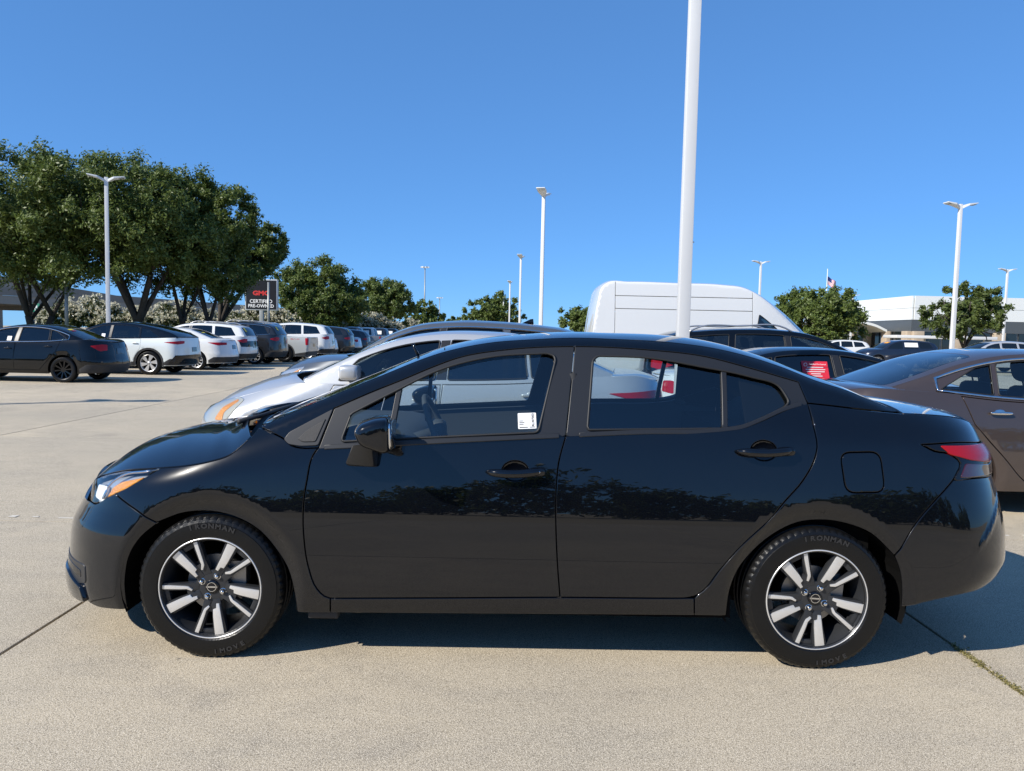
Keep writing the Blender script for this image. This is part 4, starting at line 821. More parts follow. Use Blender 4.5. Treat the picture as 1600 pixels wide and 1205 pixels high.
    if rails:
        xr0, xr1 = d['head']*kx+.35, d['rear']*kx-.28
        for s in (-1, 1):
            p = [(x, s*(H.Yg(np.array(x), zr(x))-.06), zr(x)+h_) for x, h_ in ((xr0, .0), (xr0+.12, .055), ((xr0+xr1)/2, .065), (xr1-.12, .055), (xr1, .0))]; MB().tube(sp(p, .12), .016, 6).build('roof_rail', M['trim'] if rails == 'dark' else M['lalu'], root)
    # dark inside
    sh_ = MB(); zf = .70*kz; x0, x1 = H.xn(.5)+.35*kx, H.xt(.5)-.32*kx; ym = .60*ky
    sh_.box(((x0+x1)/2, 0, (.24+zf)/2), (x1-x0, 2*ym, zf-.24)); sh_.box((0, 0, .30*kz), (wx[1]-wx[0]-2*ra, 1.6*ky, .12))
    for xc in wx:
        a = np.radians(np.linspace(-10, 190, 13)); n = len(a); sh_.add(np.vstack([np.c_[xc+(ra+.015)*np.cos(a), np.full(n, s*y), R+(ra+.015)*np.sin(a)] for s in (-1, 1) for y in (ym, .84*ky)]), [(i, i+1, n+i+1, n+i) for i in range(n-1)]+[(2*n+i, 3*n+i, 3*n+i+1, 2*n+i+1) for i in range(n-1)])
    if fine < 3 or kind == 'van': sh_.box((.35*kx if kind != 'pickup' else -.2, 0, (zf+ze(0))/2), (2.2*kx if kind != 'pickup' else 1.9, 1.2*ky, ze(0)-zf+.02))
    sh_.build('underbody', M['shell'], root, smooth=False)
    if seats:
        zb2 = ze(0)-.03; cabin(root, -.85*kx, .15*kx, .95*kx, zb2, lhd=-1, h=.76 if kind == 'sedan' else .86, z0=.42 if kind == 'sedan' else .52)
    elif fine == 2:
        for y in (-.37, .37): seat(.2*kx if kind != 'pickup' else -.2, y, ze(0)-.56, .74).build('front_seat', M['cloth'], root)
    put_wheels(wheel(wstyle, R), root, wx, R, d['yo']*ky-.01, USED, True, turn)
    # place: y of the near flank
    W = max(w for _, w in d['wid'])*ky
    root.location = (loc[0], loc[1]+W, 0); root.rotation_euler = (0, 0, 0 if face < 0 else math.pi)
    root['_h'] = 1; del root['_h']
    return root, H

# ---------------------------------------------------------------- ground
def concrete():
    m, t, b = mat('concrete'); N = t.nodes.new; Lk = t.links.new
    ge = N('ShaderNodeNewGeometry')
    def noise(sc, det=4, rough=.55, vec=None, dist=0):
        n = N('ShaderNodeTexNoise'); n.inputs['Scale'].default_value = sc; n.inputs['Detail'].default_value = det; n.inputs['Roughness'].default_value = rough; n.inputs['Distortion'].default_value = dist; Lk(vec or ge.outputs['Position'], n.inputs['Vector']); return n.outputs['Fac']
    def ramp(f, a, b_, c0, c1):
        r = N('ShaderNodeMapRange'); r.inputs[1].default_value = a; r.inputs[2].default_value = b_; r.inputs[3].default_value = c0; r.inputs[4].default_value = c1; Lk(f, r.inputs[0]); return r.outputs[0]
    def mixc(f, A, B, mode='MIX'):
        x = N('ShaderNodeMix'); x.data_type = 'RGBA'; x.blend_type = mode
        for i, v in ((6, A), (7, B)):
            if isinstance(v, tuple): x.inputs[i].default_value = (*v, 1)
            else: Lk(v, x.inputs[i])
        if isinstance(f, float): x.inputs[0].default_value = f
        else: Lk(f, x.inputs[0])
        return x.outputs[2]
    st = N('ShaderNodeVectorMath'); st.operation = 'MULTIPLY'; st.inputs[1].default_value = (1, 3.2, 1); Lk(ge.outputs['Position'], st.inputs[0])
    base = mixc(ramp(noise(.55, 5, .6, None, .4), .35, .68, 0, 1), (.53, .44, .302), (.39, .33, .235))
    base = mixc(ramp(noise(1.7, 6, .65, st.outputs[0], .3), .45, .75, 0, .55), base, (.24, .21, .165))
    base = mixc(ramp(noise(.9, 8, .75, None, 1.2), .52, .68, 0, .62), base, (.22, .19, .15))
    base = mixc(ramp(noise(.28, 3, .5), .46, .6, 0, .5), base, (.33, .29, .22))
    base = mixc(ramp(noise(3.6, 7, .7), .55, .8, 0, .5), base, (.60, .50, .34))
    oi = N('ShaderNodeObjectInfo'); base = mixc(ramp(oi.outputs['Random'], 0, 1, 0, .34), base, (.25, .225, .18))
    vs = N('ShaderNodeTexVoronoi'); vs.inputs['Scale'].default_value = .8; Lk(ge.outputs['Position'], vs.inputs['Vector']); base = mixc(ramp(vs.outputs['Distance'], .03, .16, .5, 0), base, (.15, .13, .11))
    sp1 = noise(125, 3, .75); sp2 = noise(85, 3, .7); sp3 = noise(290, 1, .5)
    base = mixc(ramp(sp1, .50, .61, 0, .68), base, (.12, .098, .072))
    base = mixc(ramp(sp2, .58, .72, 0, .35), base, (.21, .165, .12))
    base = mixc(ramp(sp3, .52, .62, 0, .8), base, (.80, .70, .54))
    vo = N('ShaderNodeTexVoronoi'); vo.inputs['Scale'].default_value = 2.4; vo.inputs['Randomness'].default_value = 1; Lk(ge.outputs['Position'], vo.inputs['Vector'])
    base = mixc(ramp(vo.outputs['Distance'], .012, .028, .75, 0), base, (.06, .055, .05))
    Lk(base, b.inputs['Base Color']); b.inputs['Roughness'].default_value = .88; b.inputs['Specular IOR Level'].default_value = .3
    bp = N('ShaderNodeBump'); bp.inputs['Strength'].default_value = .55; bp.inputs['Distance'].default_value = .004; Lk(sp1, bp.inputs['Height']); Lk(bp.outputs[0], b.inputs['Normal'])
    return m
M['concrete'] = concrete()
M['joint'] = simple('joint_filler', (.045, .042, .038), .9)
M['soil'] = simple('far_ground', (.40, .33, .215), .9, noise=.25, nscale=.2)
M['grass'] = simple('grass', (.055, .085, .025), .9, noise=.5, nscale=3, bump=.6, bscale=30)
M['line'] = simple('worn_paint', (.56, .52, .44), .85, noise=.3, nscale=25)
MB().box((0, 300, -.53), (1600, 1200, 1.0)).build('ground', M['soil'], kind='structure', smooth=False)
lot = MB().box((0, 15.76, -.027), (47.5, 45.7, .016)).build('parking_lot', M['joint'], kind='structure', smooth=False)
lot.rotation_euler = (0, 0, .010)
slab = None; GX = [2.16+4.32*k for k in range(-6, 6)]; GY = [1.20+4.16*k for k in range(-2, 10)]
rng = random.Random(4)
for i in range(len(GX)-1):
    for j in range(len(GY)-1):
        if slab is None:
            o = slab = MB().box((0, 0, -.0105), (4.305, 4.145, .021)).build('concrete_slab', M['concrete'], lot, smooth=False, bevel=.004)
        else: o = slab.copy(); COL.objects.link(o)
        o.location = ((GX[i]+GX[i+1])/2, (GY[j]+GY[j+1])/2, rng.uniform(-.0012, .0012))
lm = MB()
for x0, x1 in ((-6.2, -3.0), (3.3, 6.5)):
    x = x0
    while x < x1:
        w = rng.uniform(.04, .22); lm.box((x+w/2, 5.47+rng.uniform(-.012, .012), .0022), (w, rng.uniform(.02, .055), .002)); x += w+rng.uniform(.02, .16)
lm.build('stall_line', M['line'], lot, smooth=False, kind='stuff')

# ---------------------------------------------------------------- lamp posts
M['pole'] = simple('white_pole_paint', (.64, .645, .64), .42, noise=.05, nscale=1.2)
M['lamphead'] = simple('lamp_housing', (.62, .64, .65), .4)
M['led'] = simple('lamp_glass', (.35, .36, .34), .2)
M['cbase'] = simple('concrete_footing', (.36, .34, .30), .9, noise=.2, nscale=6)
def make_pole(label, x, y, rz, H=7.6, w=.158):
    r = thing('lamp_post', label, 'lamp post', (x, y, 0), rz, 'white lot lamp posts')
    MB().box((0, 0, H/2+.3), (w, w, H-.6), taper=.86).build('pole', M['pole'], r, bevel=.012, auto=.5)
    MB().lathe([(0, .60), (.28, .60), (.30, .58), (.30, 0)], 20).build('footing', M['cbase'], r, auto=.5).rotation_euler = (math.pi/2, 0, 0)
    MB().box((0, -w/2-.004, 1.0), (.09, .012, .16)).build('hand_hole_cover', M['pole'], r, bevel=.004); MB().box((-.02, -w*.47, 2.45), (.012, .012, .012)).build('bolt', M['gpole'] if 'gpole' in M else M['lamphead'], r, smooth=False)
    for s in (-1, 1):
        v = np.array([(.06, -.07, H-.08), (.06, .07, H-.08), (.06, .07, H-.20), (.06, -.07, H-.20), (.30, -.19, H+.02), (.30, .19, H+.02), (.30, .19, H-.06), (.30, -.19, H-.06), (.70, -.19, H+.07), (.70, .19, H+.07), (.70, .19, H+.03), (.70, -.19, H+.03)])*[s, 1, 1]
        f = []
        for k in (0, 4): f += [(k+i, k+(i+1) % 4, k+4+(i+1) % 4, k+4+i) for i in range(4)]
        h = MB().add(v, f+[(8, 9, 10, 11), (3, 2, 1, 0)], flip=s < 0).build('lamp_head', M['lamphead'], r, bevel=.01, auto=.5)
        MB().box((s*.50, 0, H-.012), (.34, .28, .012)).build('lamp_panel', M['led'], h, smooth=False).rotation_euler = (0, 0, 0)
    return r
pole0 = make_pole('tall white square lamp post rising right behind the black sedan, its head above the frame', 1.81, 7.95, math.pi/2)
for lab, x, y, rz in (('white lamp post with twin wing heads standing before the big live oaks', -17.0, 31.25, .35),
    ('white twin-head lamp post whose lamp shaped shadow falls across the bare concrete aisle', -16.2, 8.4, .1),
    ('white lamp post in line behind the near tall post, second in its row', 1.19, 32.4, math.pi/2-.25),
    ('white lamp post, third in the row shrinking away behind the near post', .48, 58.2, math.pi/2-.2),
    ('white lamp post, fourth in the row, in front of the lone round tree', -.48, 86., math.pi/2-.2),
    ('white lamp post, farthest and smallest of the row in front of the lone round tree', -1.63, 118.6, math.pi/2-.2),
    ('white lamp post with wide wing heads in front of the airy tree by the showroom', 19.53, 33.1, .1),
    ('white lamp post rising behind the sloping nose of the white van', 19.26, 58.6, .15),
    ('white lamp post at the right edge of the dense round tree', 33.0, 72.8, .1),
    ('white lamp post before the grey lettered showroom wall at the frame edge', 39.75, 60.4, .1),
    ('thin white lamp post before the dark band of the white showroom', 42.0, 81.4, .1),
    ('white lamp post in front of the tree right of the dark sign', -20.55, 84., math.pi/2),
    ('white lamp post between the two mid distance trees', -21.9, 110.8, math.pi/2),
    ('white lamp post in front of the darker, farther mid distance tree', -24., 144.3, math.pi/2)):
    o = dup(pole0); o.location = (x, y, 0); o.rotation_euler = (0, 0, rz); o['label'] = lab
    o['far'] = 1; del o['far']
    if x in (33.0, 42.0): o.scale = (1, 1, .80 if x == 33.0 else .70)
for ch in pole0.children:
    if ch.name.startswith('pole'): ch.scale = (.80, .80, 1)
M['gpole'] = simple('galvanised_steel', (.28, .30, .30), .45, metal=.4)
for lab, x, y, h, r0 in (('slender grey-green post under the leftmost live oak', -24.6, 41, 4.6, .10), ('slim grey post standing in front of the dark dealer sign', -18.9, 57.5, 5.1, .10)):
    t = thing('utility_post', lab, 'post', (x, y, 0)); MB().tube([(0, 0, 0), (0, 0, h)], [r0, r0*.85], 12).build('shaft', M['gpole'], t); MB().box((0, 0, .03), (.4, .4, .06)).build('base_plate', M['gpole'], t)
for lab, x, y, h in (('very tall thin highway light mast above the mid distance trees', -29.9, 250, 23.6), ('shorter, fainter highway light mast right of the tall one', -32.8, 330, 17.4)):
    t = thing('light_mast', lab, 'light mast', (x, y, 0)); MB().tube([(0, 0, 0), (0, 0, h)], [.32, .16], 8).build('shaft', M['gpole'], t)
    m = MB()
    for k in range(6): a = k*math.pi/3; m.box((1.1*math.cos(a), 1.1*math.sin(a), h-.1), (.7, .7, .35), a); m.tube([(0, 0, h), (1.1*math.cos(a), 1.1*math.sin(a), h)], .06, 4)
    m.build('lamp_ring', M['lamphead'], t, smooth=False, kind='stuff')

# ---------------------------------------------------------------- trees and shrubs
def leafmat(name, a, b_, trans=.25):
    m, t, b = mat(name); N = t.nodes.new; ge = N('ShaderNodeNewGeometry'); cr = N('ShaderNodeValToRGB'); cr.color_ramp.elements[0].color = (*a, 1); cr.color_ramp.elements[1].color = (*b_, 1)
    t.links.new(ge.outputs['Random Per Island'], cr.inputs[0]); t.links.new(cr.outputs[0], b.inputs['Base Color']); b.inputs['Roughness'].default_value = .48; b.inputs['Specular IOR Level'].default_value = .4
    tr = N('ShaderNodeBsdfTranslucent'); t.links.new(cr.outputs[0], tr.inputs[0]); mx = N('ShaderNodeMixShader'); mx.inputs[0].default_value = trans+.08
    t.links.new(b.outputs[0], mx.inputs[1]); t.links.new(tr.outputs[0], mx.inputs[2]); t.links.new(mx.outputs[0], t.nodes['Material Output'].inputs[0]); return m
M['oak'] = leafmat('live_oak_leaves', (.080, .118, .022), (.15, .195, .046))
M['elm'] = leafmat('light_green_leaves', (.055, .085, .018), (.13, .165, .04))
M['hedge'] = leafmat('oleander_leaves', (.05, .07, .02), (.115, .13, .04))
M['bloom'] = leafmat('cream_blossom', (.55, .50, .34), (.78, .74, .58))
M['bark'] = simple('bark', (.050, .042, .034), .9, noise=.4, nscale=5, bump=.7, bscale=14)
def leaves(P, D, n_per, size, rs, spread):
    """sprigs: from each point P grow towards D, n leaves each; returns quads"""
    n = len(P); t = rs.rand(n, n_per)**.8; C = P[:, None]+D[:, None]*t[..., None]+rs.normal(0, 1, (n, n_per, 3))*spread
    C = C.reshape(-1, 3); m = len(C); nn = np.repeat(D/np.maximum(np.linalg.norm(D, axis=1), 1e-6)[:, None], n_per, 0)*.55+rs.normal(0, .75, (m, 3))+np.array([-.22, -.18, .42]); a = np.cross(nn, rs.normal(0, 1, (m, 3))); a /= np.linalg.norm(a, axis=1)[:, None]; b = np.cross(nn, a); b /= np.linalg.norm(b, axis=1)[:, None]
    s = size*(.6+.8*rs.rand(m))[:, None]; V = np.stack([C-a*s, C+b*s*.42, C+a*s, C-b*s*.42], 1).reshape(-1, 3); return V
def leaf_object(V, name, mt, parent, kind=None):
    n = len(V)//4; me = bpy.data.meshes.new(name); me.vertices.add(len(V)); me.vertices.foreach_set('co', V.astype(np.float32).ravel()); me.loops.add(len(V)); me.loops.foreach_set('vertex_index', np.arange(len(V), dtype=np.int32)); me.polygons.add(n); me.polygons.foreach_set('loop_start', np.arange(0, len(V), 4, dtype=np.int32))
    me.materials.append(mt); me.update(calc_edges=True); return link(bpy.data.objects.new(name, me), parent, kind=kind)
def tree(label, x, y, H, R, base, seed, leaf='oak', nclump=150, nspr=12, size=.125, nleaf=15, trunks=1, airy=.0, squash=1., lean=0, group=None, trunk_r=.28):
    rs = np.random.RandomState(seed); t = thing('tree', label, 'tree', (x, y, 0), 0, group)
    cz = (H+base)/2; rz = (H-base)/2*squash; ctr = np.array([lean, 0, cz])
    # several uneven lobes make up the crown
    nl = 11; lob = []
    for k in range(nl):
        a = k*2*math.pi/nl+rs.uniform(-.4, .4); rr = rs.uniform(.38, .62)*R; lob.append((ctr+np.array([rr*math.cos(a), rr*math.sin(a), rz*rs.uniform(-.50, .50)]), R*rs.uniform(.42, .58), rz*rs.uniform(.48, .68)))
    lob.append((ctr+np.array([0, 0, rz*.38]), R*.5, rz*.62))
    C = []
    while len(C) < nclump:
        c, lr, lz = lob[rs.randint(len(lob))]; v = rs.normal(0, 1, 3); v /= np.linalg.norm(v); q = c+v*np.array([lr, lr, lz])*rs.uniform(.74, 1.02)
        if q[2] > base*.92: C.append(q)
    C = np.array(C); out = C-ctr; out /= np.linalg.norm(out/np.array([R, R, rz]), axis=1)[:, None]*np.array([R, R, rz]).mean()
    P = np.repeat(C, nspr, 0); o = np.repeat(out, nspr, 0); d = rs.normal(0, 1, P.shape); d /= np.linalg.norm(d, axis=1)[:, None]; d = d*.75+o*.7+np.array([0, 0, .28]); d /= np.linalg.norm(d, axis=1)[:, None]
    L = rs.uniform(.5, 1.15, (len(P), 1))*R*.19*(1-airy*.2); V = leaves(P, d*L, nleaf, size, rs, R*.018+.02); leaf_object(V, 'crown', M[leaf], t, 'stuff')
    m = MB(); fork = np.array([0, 0, base*rs.uniform(.42, .55)])
    for k in range(trunks):
        a0 = k*2*math.pi/max(1, trunks)+.5; f0 = np.array([.25*math.cos(a0), .25*math.sin(a0), 0])*(trunks > 1); nb = 5 if trunks == 1 else 3
        fk = fork+f0*3+np.array([lean*.3, 0, rs.uniform(-.2, .2)]); tr_ = trunk_r*(1 if trunks == 1 else .72)
        m.tube(sp([f0, f0*1.6+np.array([0, 0, fork[2]*.5]), fk], .4), np.linspace(tr_*1.15, tr_*.8, len(sp([f0, f0*1.6+np.array([0, 0, fork[2]*.5]), fk], .4))), 9)
        for j in range(nb):
            g = C[rs.randint(len(C))]; a = a0+j*2*math.pi/nb+rs.uniform(-.4, .4); g = ctr+np.array([R*.62*math.cos(a), R*.62*math.sin(a), rz*rs.uniform(-.3, .5)]); mid = fk*.55+g*.45+np.array([0, 0, (H-base)*.05])+rs.normal(0, .12, 3)
            c = sp([fk, mid, g], .5); m.tube(c, np.linspace(tr_*.62, .03, len(c)), 7)
            for q in range(3):
                s0 = c[int(len(c)*rs.uniform(.35, .8))]; g2 = s0+rs.normal(0, 1, 3)*R*.28+np.array([0, 0, R*.12]); c2 = sp([s0, (s0+g2)/2+rs.normal(0, .1, 3), g2], .5); m.tube(c2, np.linspace(.06, .015, len(c2)), 5)
    m.build('trunk', M['bark'], t); return t
GT = 'live oaks along the far edge of the lot'
tree('broad live oak with several dark stems at the left frame edge', -27.2, 42.5, 10.5, 5.4, 3.5, 11, trunks=3, nclump=430, nleaf=22, size=.095, nspr=13, group=GT, trunk_r=.27)
tree('tallest live oak with one thick leaning trunk behind the white post', -21.3, 42.5, 10.8, 5.0, 3.6, 12, nclump=430, nleaf=22, size=.095, nspr=13, lean=-.4, group=GT, trunk_r=.30)
tree('live oak with a forked trunk directly behind the dark off-road SUV', -19.2, 45.0, 10.2, 3.5, 3.4, 13, trunks=2, nclump=330, nleaf=22, size=.095, nspr=13, group=GT)
tree('live oak whose lower crown covers the top of the dark sign', -21.6, 53., 8.8, 2.9, 4.9, 14, lean=2.5, nclump=250, nleaf=20, size=.10, nspr=13, group=GT)
tree('leafy mid distance tree behind the lamp post right of the sign', -19.3, 75., 8.6, 4.6, 1.9, 15, nclump=300, size=.13, nleaf=20, trunk_r=.22)
tree('dark mid distance tree farther off beside the highway mast', -16.6, 95., 8.6, 4.0, 1.9, 16, nclump=240, size=.15, nleaf=20, trunk_r=.22)
tree('small far tree with lamp posts in front, under the highway mast', -15.2, 128., 6.6, 3.6, 1.0, 17, nclump=150, size=.24, nspr=7)
tree('smallest far tree just right of the mast', -10.9, 150., 5.0, 2.6, .8, 18, nclump=100, size=.26, nspr=7)
tree('lone round tree in the gap behind the row of white posts', -3.3, 120., 7.6, 4.4, 1.0, 19, nclump=200, size=.22, nspr=8)
tree('rounded tree peeking out left of the white van', 8.9, 92., 5.3, 3.2, .9, 20, nclump=140, size=.18, nspr=8)
tree('dense round olive green tree between the van and the showroom', 25.3, 62., 5.5, 3.4, .8, 21, nclump=380, size=.13, nspr=11)
tree('airy bright green tree with gaps in front of the showroom', 30.3, 50., 5.5, 2.5, 2.0, 22, leaf='elm', nclump=130, nspr=9, size=.12, airy=.6, trunk_r=.12)
GS = 'flowering shrubs forming the hedge'
def shrub(label, x, y, h, r, seed, n=70):
    rs = np.random.RandomState(seed); t = thing('flowering_shrub', label, 'shrub', (x, y, 0), 0, GS); v = rs.normal(0, 1, (n, 3)); v[:, 2] = abs(v[:, 2]); v /= np.linalg.norm(v, axis=1)[:, None]
    C = v*np.array([r, r, h*.55])*rs.uniform(.5, .95, (n, 1))+[0, 0, h*.36]; P = np.repeat(C, 8, 0); d = rs.normal(0, .6, P.shape)+np.repeat(v, 8, 0)+[0, 0, .5]; d /= np.linalg.norm(d, axis=1)[:, None]
    leaf_object(leaves(P, d*.55, 12, .10, rs, .05), 'foliage', M['hedge'], t, 'stuff'); k = (C[:, 2] > h*.42) & (rs.rand(len(C)) < .55); T = C[k]+v[k]*.5+[0, 0, .12]; P = np.repeat(T, 7, 0)+rs.normal(0, .2, (len(T)*7, 3)); leaf_object(leaves(P, rs.normal(0, .12, P.shape), 8, .10, rs, .06), 'blossom', M['bloom'], t, 'stuff')
    m = MB()
    for q in range(6): a = q*1.05; m.tube([(0.1*math.cos(a), .1*math.sin(a), 0), (.5*r*math.cos(a), .5*r*math.sin(a), h*.6)], [.035, .015], 5)
    m.build('stem', M['bark'], t, kind='stuff'); return t
sh0 = shrub('tall flowering shrub with cream blossom in the hedge behind the left car row', -38.5, 64, 3.75, 1.75, 31, 95)
HL = ['', 'flowering shrub between the grey-green post and the white lamp post', 'flowering shrub directly behind the white lamp post by the oaks', 'flowering shrub behind the thick trunk of the tallest oak', 'flowering shrub just right of the thick oak trunk', 'flowering shrub left of the forked oak trunk', 'flowering shrub behind the forked oak trunk', 'flowering shrub just right of the forked oak trunk', 'flowering shrub low to the left of the dark sign', 'flowering shrub at the right end of the hedge under the dark sign']
sh0['label'] = 'flowering shrub with cream blossom at the left end of the hedge'
ORD = ('first', 'second', 'third', 'fourth', 'fifth', 'sixth')
for i in range(1, 10):
    o = dup(sh0); o.location = (-38.5+1.95*i, 64+.35*math.sin(i*2.1)+.3*i, 0); o.rotation_euler = (0, 0, i*1.9); k = 1+.12*math.sin(i*1.7); o.scale = (1, 1, k*(1-.015*i)); o['label'] = HL[i]
for i in range(5):
    o = dup(sh0); o.location = (-24.2+2.3*i, 78+1.1*i, 0); o.rotation_euler = (0, 0, i*2.3); o.scale = (1.2, 1.2, .95); o['label'] = ORD[i]+' shrub from the left in the row just beyond the dark sign'
for i in range(6):
    o = dup(sh0); o.location = (-24.5+2.2*i, 108+1.3*i, 0); o.rotation_euler = (0, 0, i*1.3); o.scale = (1.3, 1.3, .85+.1*math.sin(i*2)); o['label'] = ORD[i]+' shrub from the left in the far pale hedge beneath the darker tree'
gv = MB(); gv.box((-40, 62, .06), (47, 48, .12)); gv.build('grass_verge', M['grass'], kind='structure', smooth=False)
kb = MB().box((-40, 37.9, .07), (47.2, .18, .16)).build('kerb', M['cbase'], kind='structure', smooth=False)
# wood behind the viewer, seen only mirrored in the paint
rs = np.random.RandomState(77); P = []
for k in range(46):
    c = np.array([-44+2.0*k+rs.uniform(-.7, .7), -26+rs.uniform(-2, 2), 0]); h = 3.4+1.5*math.sin(k*.62)+rs.uniform(-.6, .9); r = rs.uniform(1.3, 2.2); v = rs.normal(0, 1, (130, 3)); v /= np.linalg.norm(v, axis=1)[:, None]
    P.append(c+[0, 0, h*.52]+v*np.array([r, r, h*.5])*rs.uniform(.6, 1, (130, 1)))
P = np.vstack(P); d = rs.normal(0, 1, P.shape)*.5
leaf_object(leaves(P, d, 12, .22, rs, .14), 'distant_wood', M['oak'], None, 'stuff')['label'] = 'dark belt of trees mirrored in the black doors'
bpy.data.objects['distant_wood']['category'] = 'wood'
# weeds in the joint beside the rear wheel
rs = np.random.RandomState(5); P = []
for y0, n in ((3.42, 26), (3.36, 40), (3.30, 46), (3.24, 60), (3.12, 26), (3.05, 44), (2.98, 40)):
    P += [(2.16-.01*y0+rs.normal(0, .008), y0+rs.normal(0, .028), -.004) for _ in range(n)]
P = np.array(P); P[:, 0] -= .0; D = rs.normal(0, 1, P.shape)*[.014, .022, .004]+[0, 0, .006]
w_ = leaf_object(leaves(P, D, 6, .0055, rs, .003), 'weeds', leafmat('dry_weed', (.17, .16, .05), (.36, .30, .13)), None, 'stuff'); w_['label'] = 'short yellow-green weeds growing in the concrete joint behind the rear wheel'; w_['category'] = 'weeds'

# ---------------------------------------------------------------- overpass, signs, buildings
M['bridge'] = simple('bridge_concrete', (.33, .29, .24), .9, noise=.15, nscale=.5)
M['bridge2'] = simple('parapet_concrete', (.24, .215, .185), .9, noise=.15, nscale=.5)
def deck(root, A, B, zt, th, w, side):
    A, B = np.array(A, float), np.array(B, float); d = (B-A)[:2]; n = np.array([-d[1], d[0]])/np.linalg.norm(d)*w*side
    v = [(*A[:2], A[2]), (*B[:2], B[2]), (*(B[:2]+n), B[2]), (*(A[:2]+n), A[2])]; V = np.array(v+[(x, y, z-th) for x, y, z in v])
    return MB().add(V, [(0, 1, 2, 3), (7, 6, 5, 4), (0, 4, 5, 1), (1, 5, 6, 2), (2, 6, 7, 3), (3, 7, 4, 0)])
ov = thing('overpass', 'long grey concrete highway overpass on piers behind the trees', 'overpass')
A, B = np.array((-92, 42, 5.7)), np.array((-36, 222, 5.2)); U = (B-A)/np.linalg.norm(B-A)
deck(ov, A, B, 0, 1.2, 13, 1).build('bridge_deck', M['bridge'], ov, smooth=False)
deck(ov, A+[0.1, 0, 1.15], B+[.1, 0, 1.15], 0, 1.12, .35, 1).build('parapet', M['bridge2'], ov, smooth=False)
for k in range(7):
    c = A+U*(22+27*k); q = MB().box((c[0]-4, c[1]+1, 2.2), (1.7, 1.7, 4.5), .3); q.box((c[0]-5.5, c[1]+1.6, 4.05), (9, 1.9, .9), .3); q.build('pier', M['bridge'], ov, smooth=False, bevel=.05)
MB().add(np.array([(-95, 60, 0), (-78, 112, 0), (-90, 112, 3.3), (-107, 60, 3.3)]), [(0, 1, 2, 3)]).build('embankment', M['bridge'], ov, smooth=False)
rp = thing('highway_ramp', 'sloping upper ramp of the highway rising to the left behind the overpass', 'ramp')
A2, B2 = np.array((-118, 118, 13.5)), np.array((-84, 190, 5.8)); deck(rp, A2, B2, 0, 1.6, 9, 1).build('bridge_deck', M['bridge'], rp, smooth=False); deck(rp, A2+[.1, 0, 1.0], B2+[.1, 0, 1.0], 0, .98, .35, 1).build('parapet', M['bridge2'], rp, smooth=False)
for k in range(3): c = A2+(B2-A2)*(.15+.3*k); MB().box((c[0]-4, c[1]+3, c[2]/2-.9), (1.8, 1.8, c[2]-1.7)).build('pier', M['bridge'], rp, smooth=False)
M['green'] = simple('sign_green', (.01, .22, .13), .5); M['signblk'] = simple('sign_black', (.012, .013, .018), .35); M['signfr'] = simple('sign_frame', (.50, .52, .54), .4); M['white_l'] = simple('white_letter', (.82, .82, .82), .5); M['red_l'] = simple('red_letter', (.60, .03, .03), .5)
gs = thing('road_sign', 'small green road sign with white arrow beneath the overpass', 'road sign', (-46.2, 72, 0)); MB().tube([(0, 0, 0), (0, 0, 3.4)], .05, 6).build('post', M['gpole'], gs); MB().box((0, 0, 3.1), (.85, .05, .80)).build('sign_plate', M['green'], gs, bevel=.02); q = MB().prism([(-.15, 2.86), (.10, 3.10), (.18, 3.02), (.22, 3.32), (-.06, 3.26), (.02, 3.18), (-.22, 2.94)], -.034, -.027); q.build('arrow', M['white_l'], gs, smooth=False)
sg = thing('dealer_sign', 'black dealer sign with white certified pre-owned lettering on a steel post', 'sign', (-21.15, 62.5, 0))
MB().box((0, .12, 1.6), (.32, .32, 3.2)).build('post', M['gpole'], sg, bevel=.02); MB().box((0, .12, 4.36), (2.72, .34, 2.60)).build('sign_frame', M['signfr'], sg, bevel=.03); MB().box((0, -.055, 4.36), (2.52, .04, 2.40)).build('sign_face', M['signblk'], sg, smooth=False)
for s, z_, sz, mt, b in (('GMC', 4.48, .50, 'red_l', .022), ('CERTIFIED', 3.80, .42, 'white_l', .006), ('PRE-OWNED', 3.42, .38, 'white_l', .006)): text(s, sz, sg, M[mt], (0, -.079, z_), (math.pi/2, 0, 0), 'sign_lettering', .003, bold=b, sx=1.25 if s == 'GMC' else .98)
bf = thing('guard_rail', 'white metal barrier rail beyond the grey crossover bonnet', 'barrier', (-9.2, 50.5, 0), .3)
for x in (-1., 0, 1.0): MB().box((x, 0, .38), (.09, .09, .76)).build('post', M['pole'], bf, smooth=False)
MB().box((0, -.06, .74), (2.6, .05, .16)).build('rail', M['pole'], bf, smooth=False)
M['panel'] = simple('white_wall_panel', (.70, .72, .70), .45, noise=.03, nscale=.6); M['dband'] = simple('dark_band_panel', (.075, .085, .092), .35); M['stone'] = simple('limestone', (.42, .34, .25), .9, noise=.3, nscale=4, bump=.5, bscale=12); M['gmetal'] = simple('grey_metal', (.33, .36, .37), .4, metal=.3); M['wood'] = simple('timber_panel', (.50, .30, .14), .6, noise=.2, nscale=3); M['gwall'] = simple('light_grey_wall', (.52, .54, .55), .5)
M['shopglass'] = simple('shop_window', (.012, .016, .018), .04, spec=.7)
bd = thing('showroom', 'white panelled car showroom with dark band and stone columns behind the trees', 'building', (37.45, 70, 0), .035)
MB().box((9, 12.2, 2.9), (17.8, 24.2, 5.7)).build('wall_core', M['gmetal'], bd, smooth=False)
for k in range(4):
    for z0_, z1_ in ((3.72, 4.80), (4.83, 5.95)): MB().box((1.9+3.62*k, -.03, (z0_+z1_)/2), (3.59, .14, z1_-z0_)).build('wall_panel', M['panel'], bd, smooth=False); MB().box((-.03, 1.95+3.92*k, (z0_+z1_)/2), (.14, 3.89, z1_-z0_)).build('wall_panel', M['panel'], bd, smooth=False)
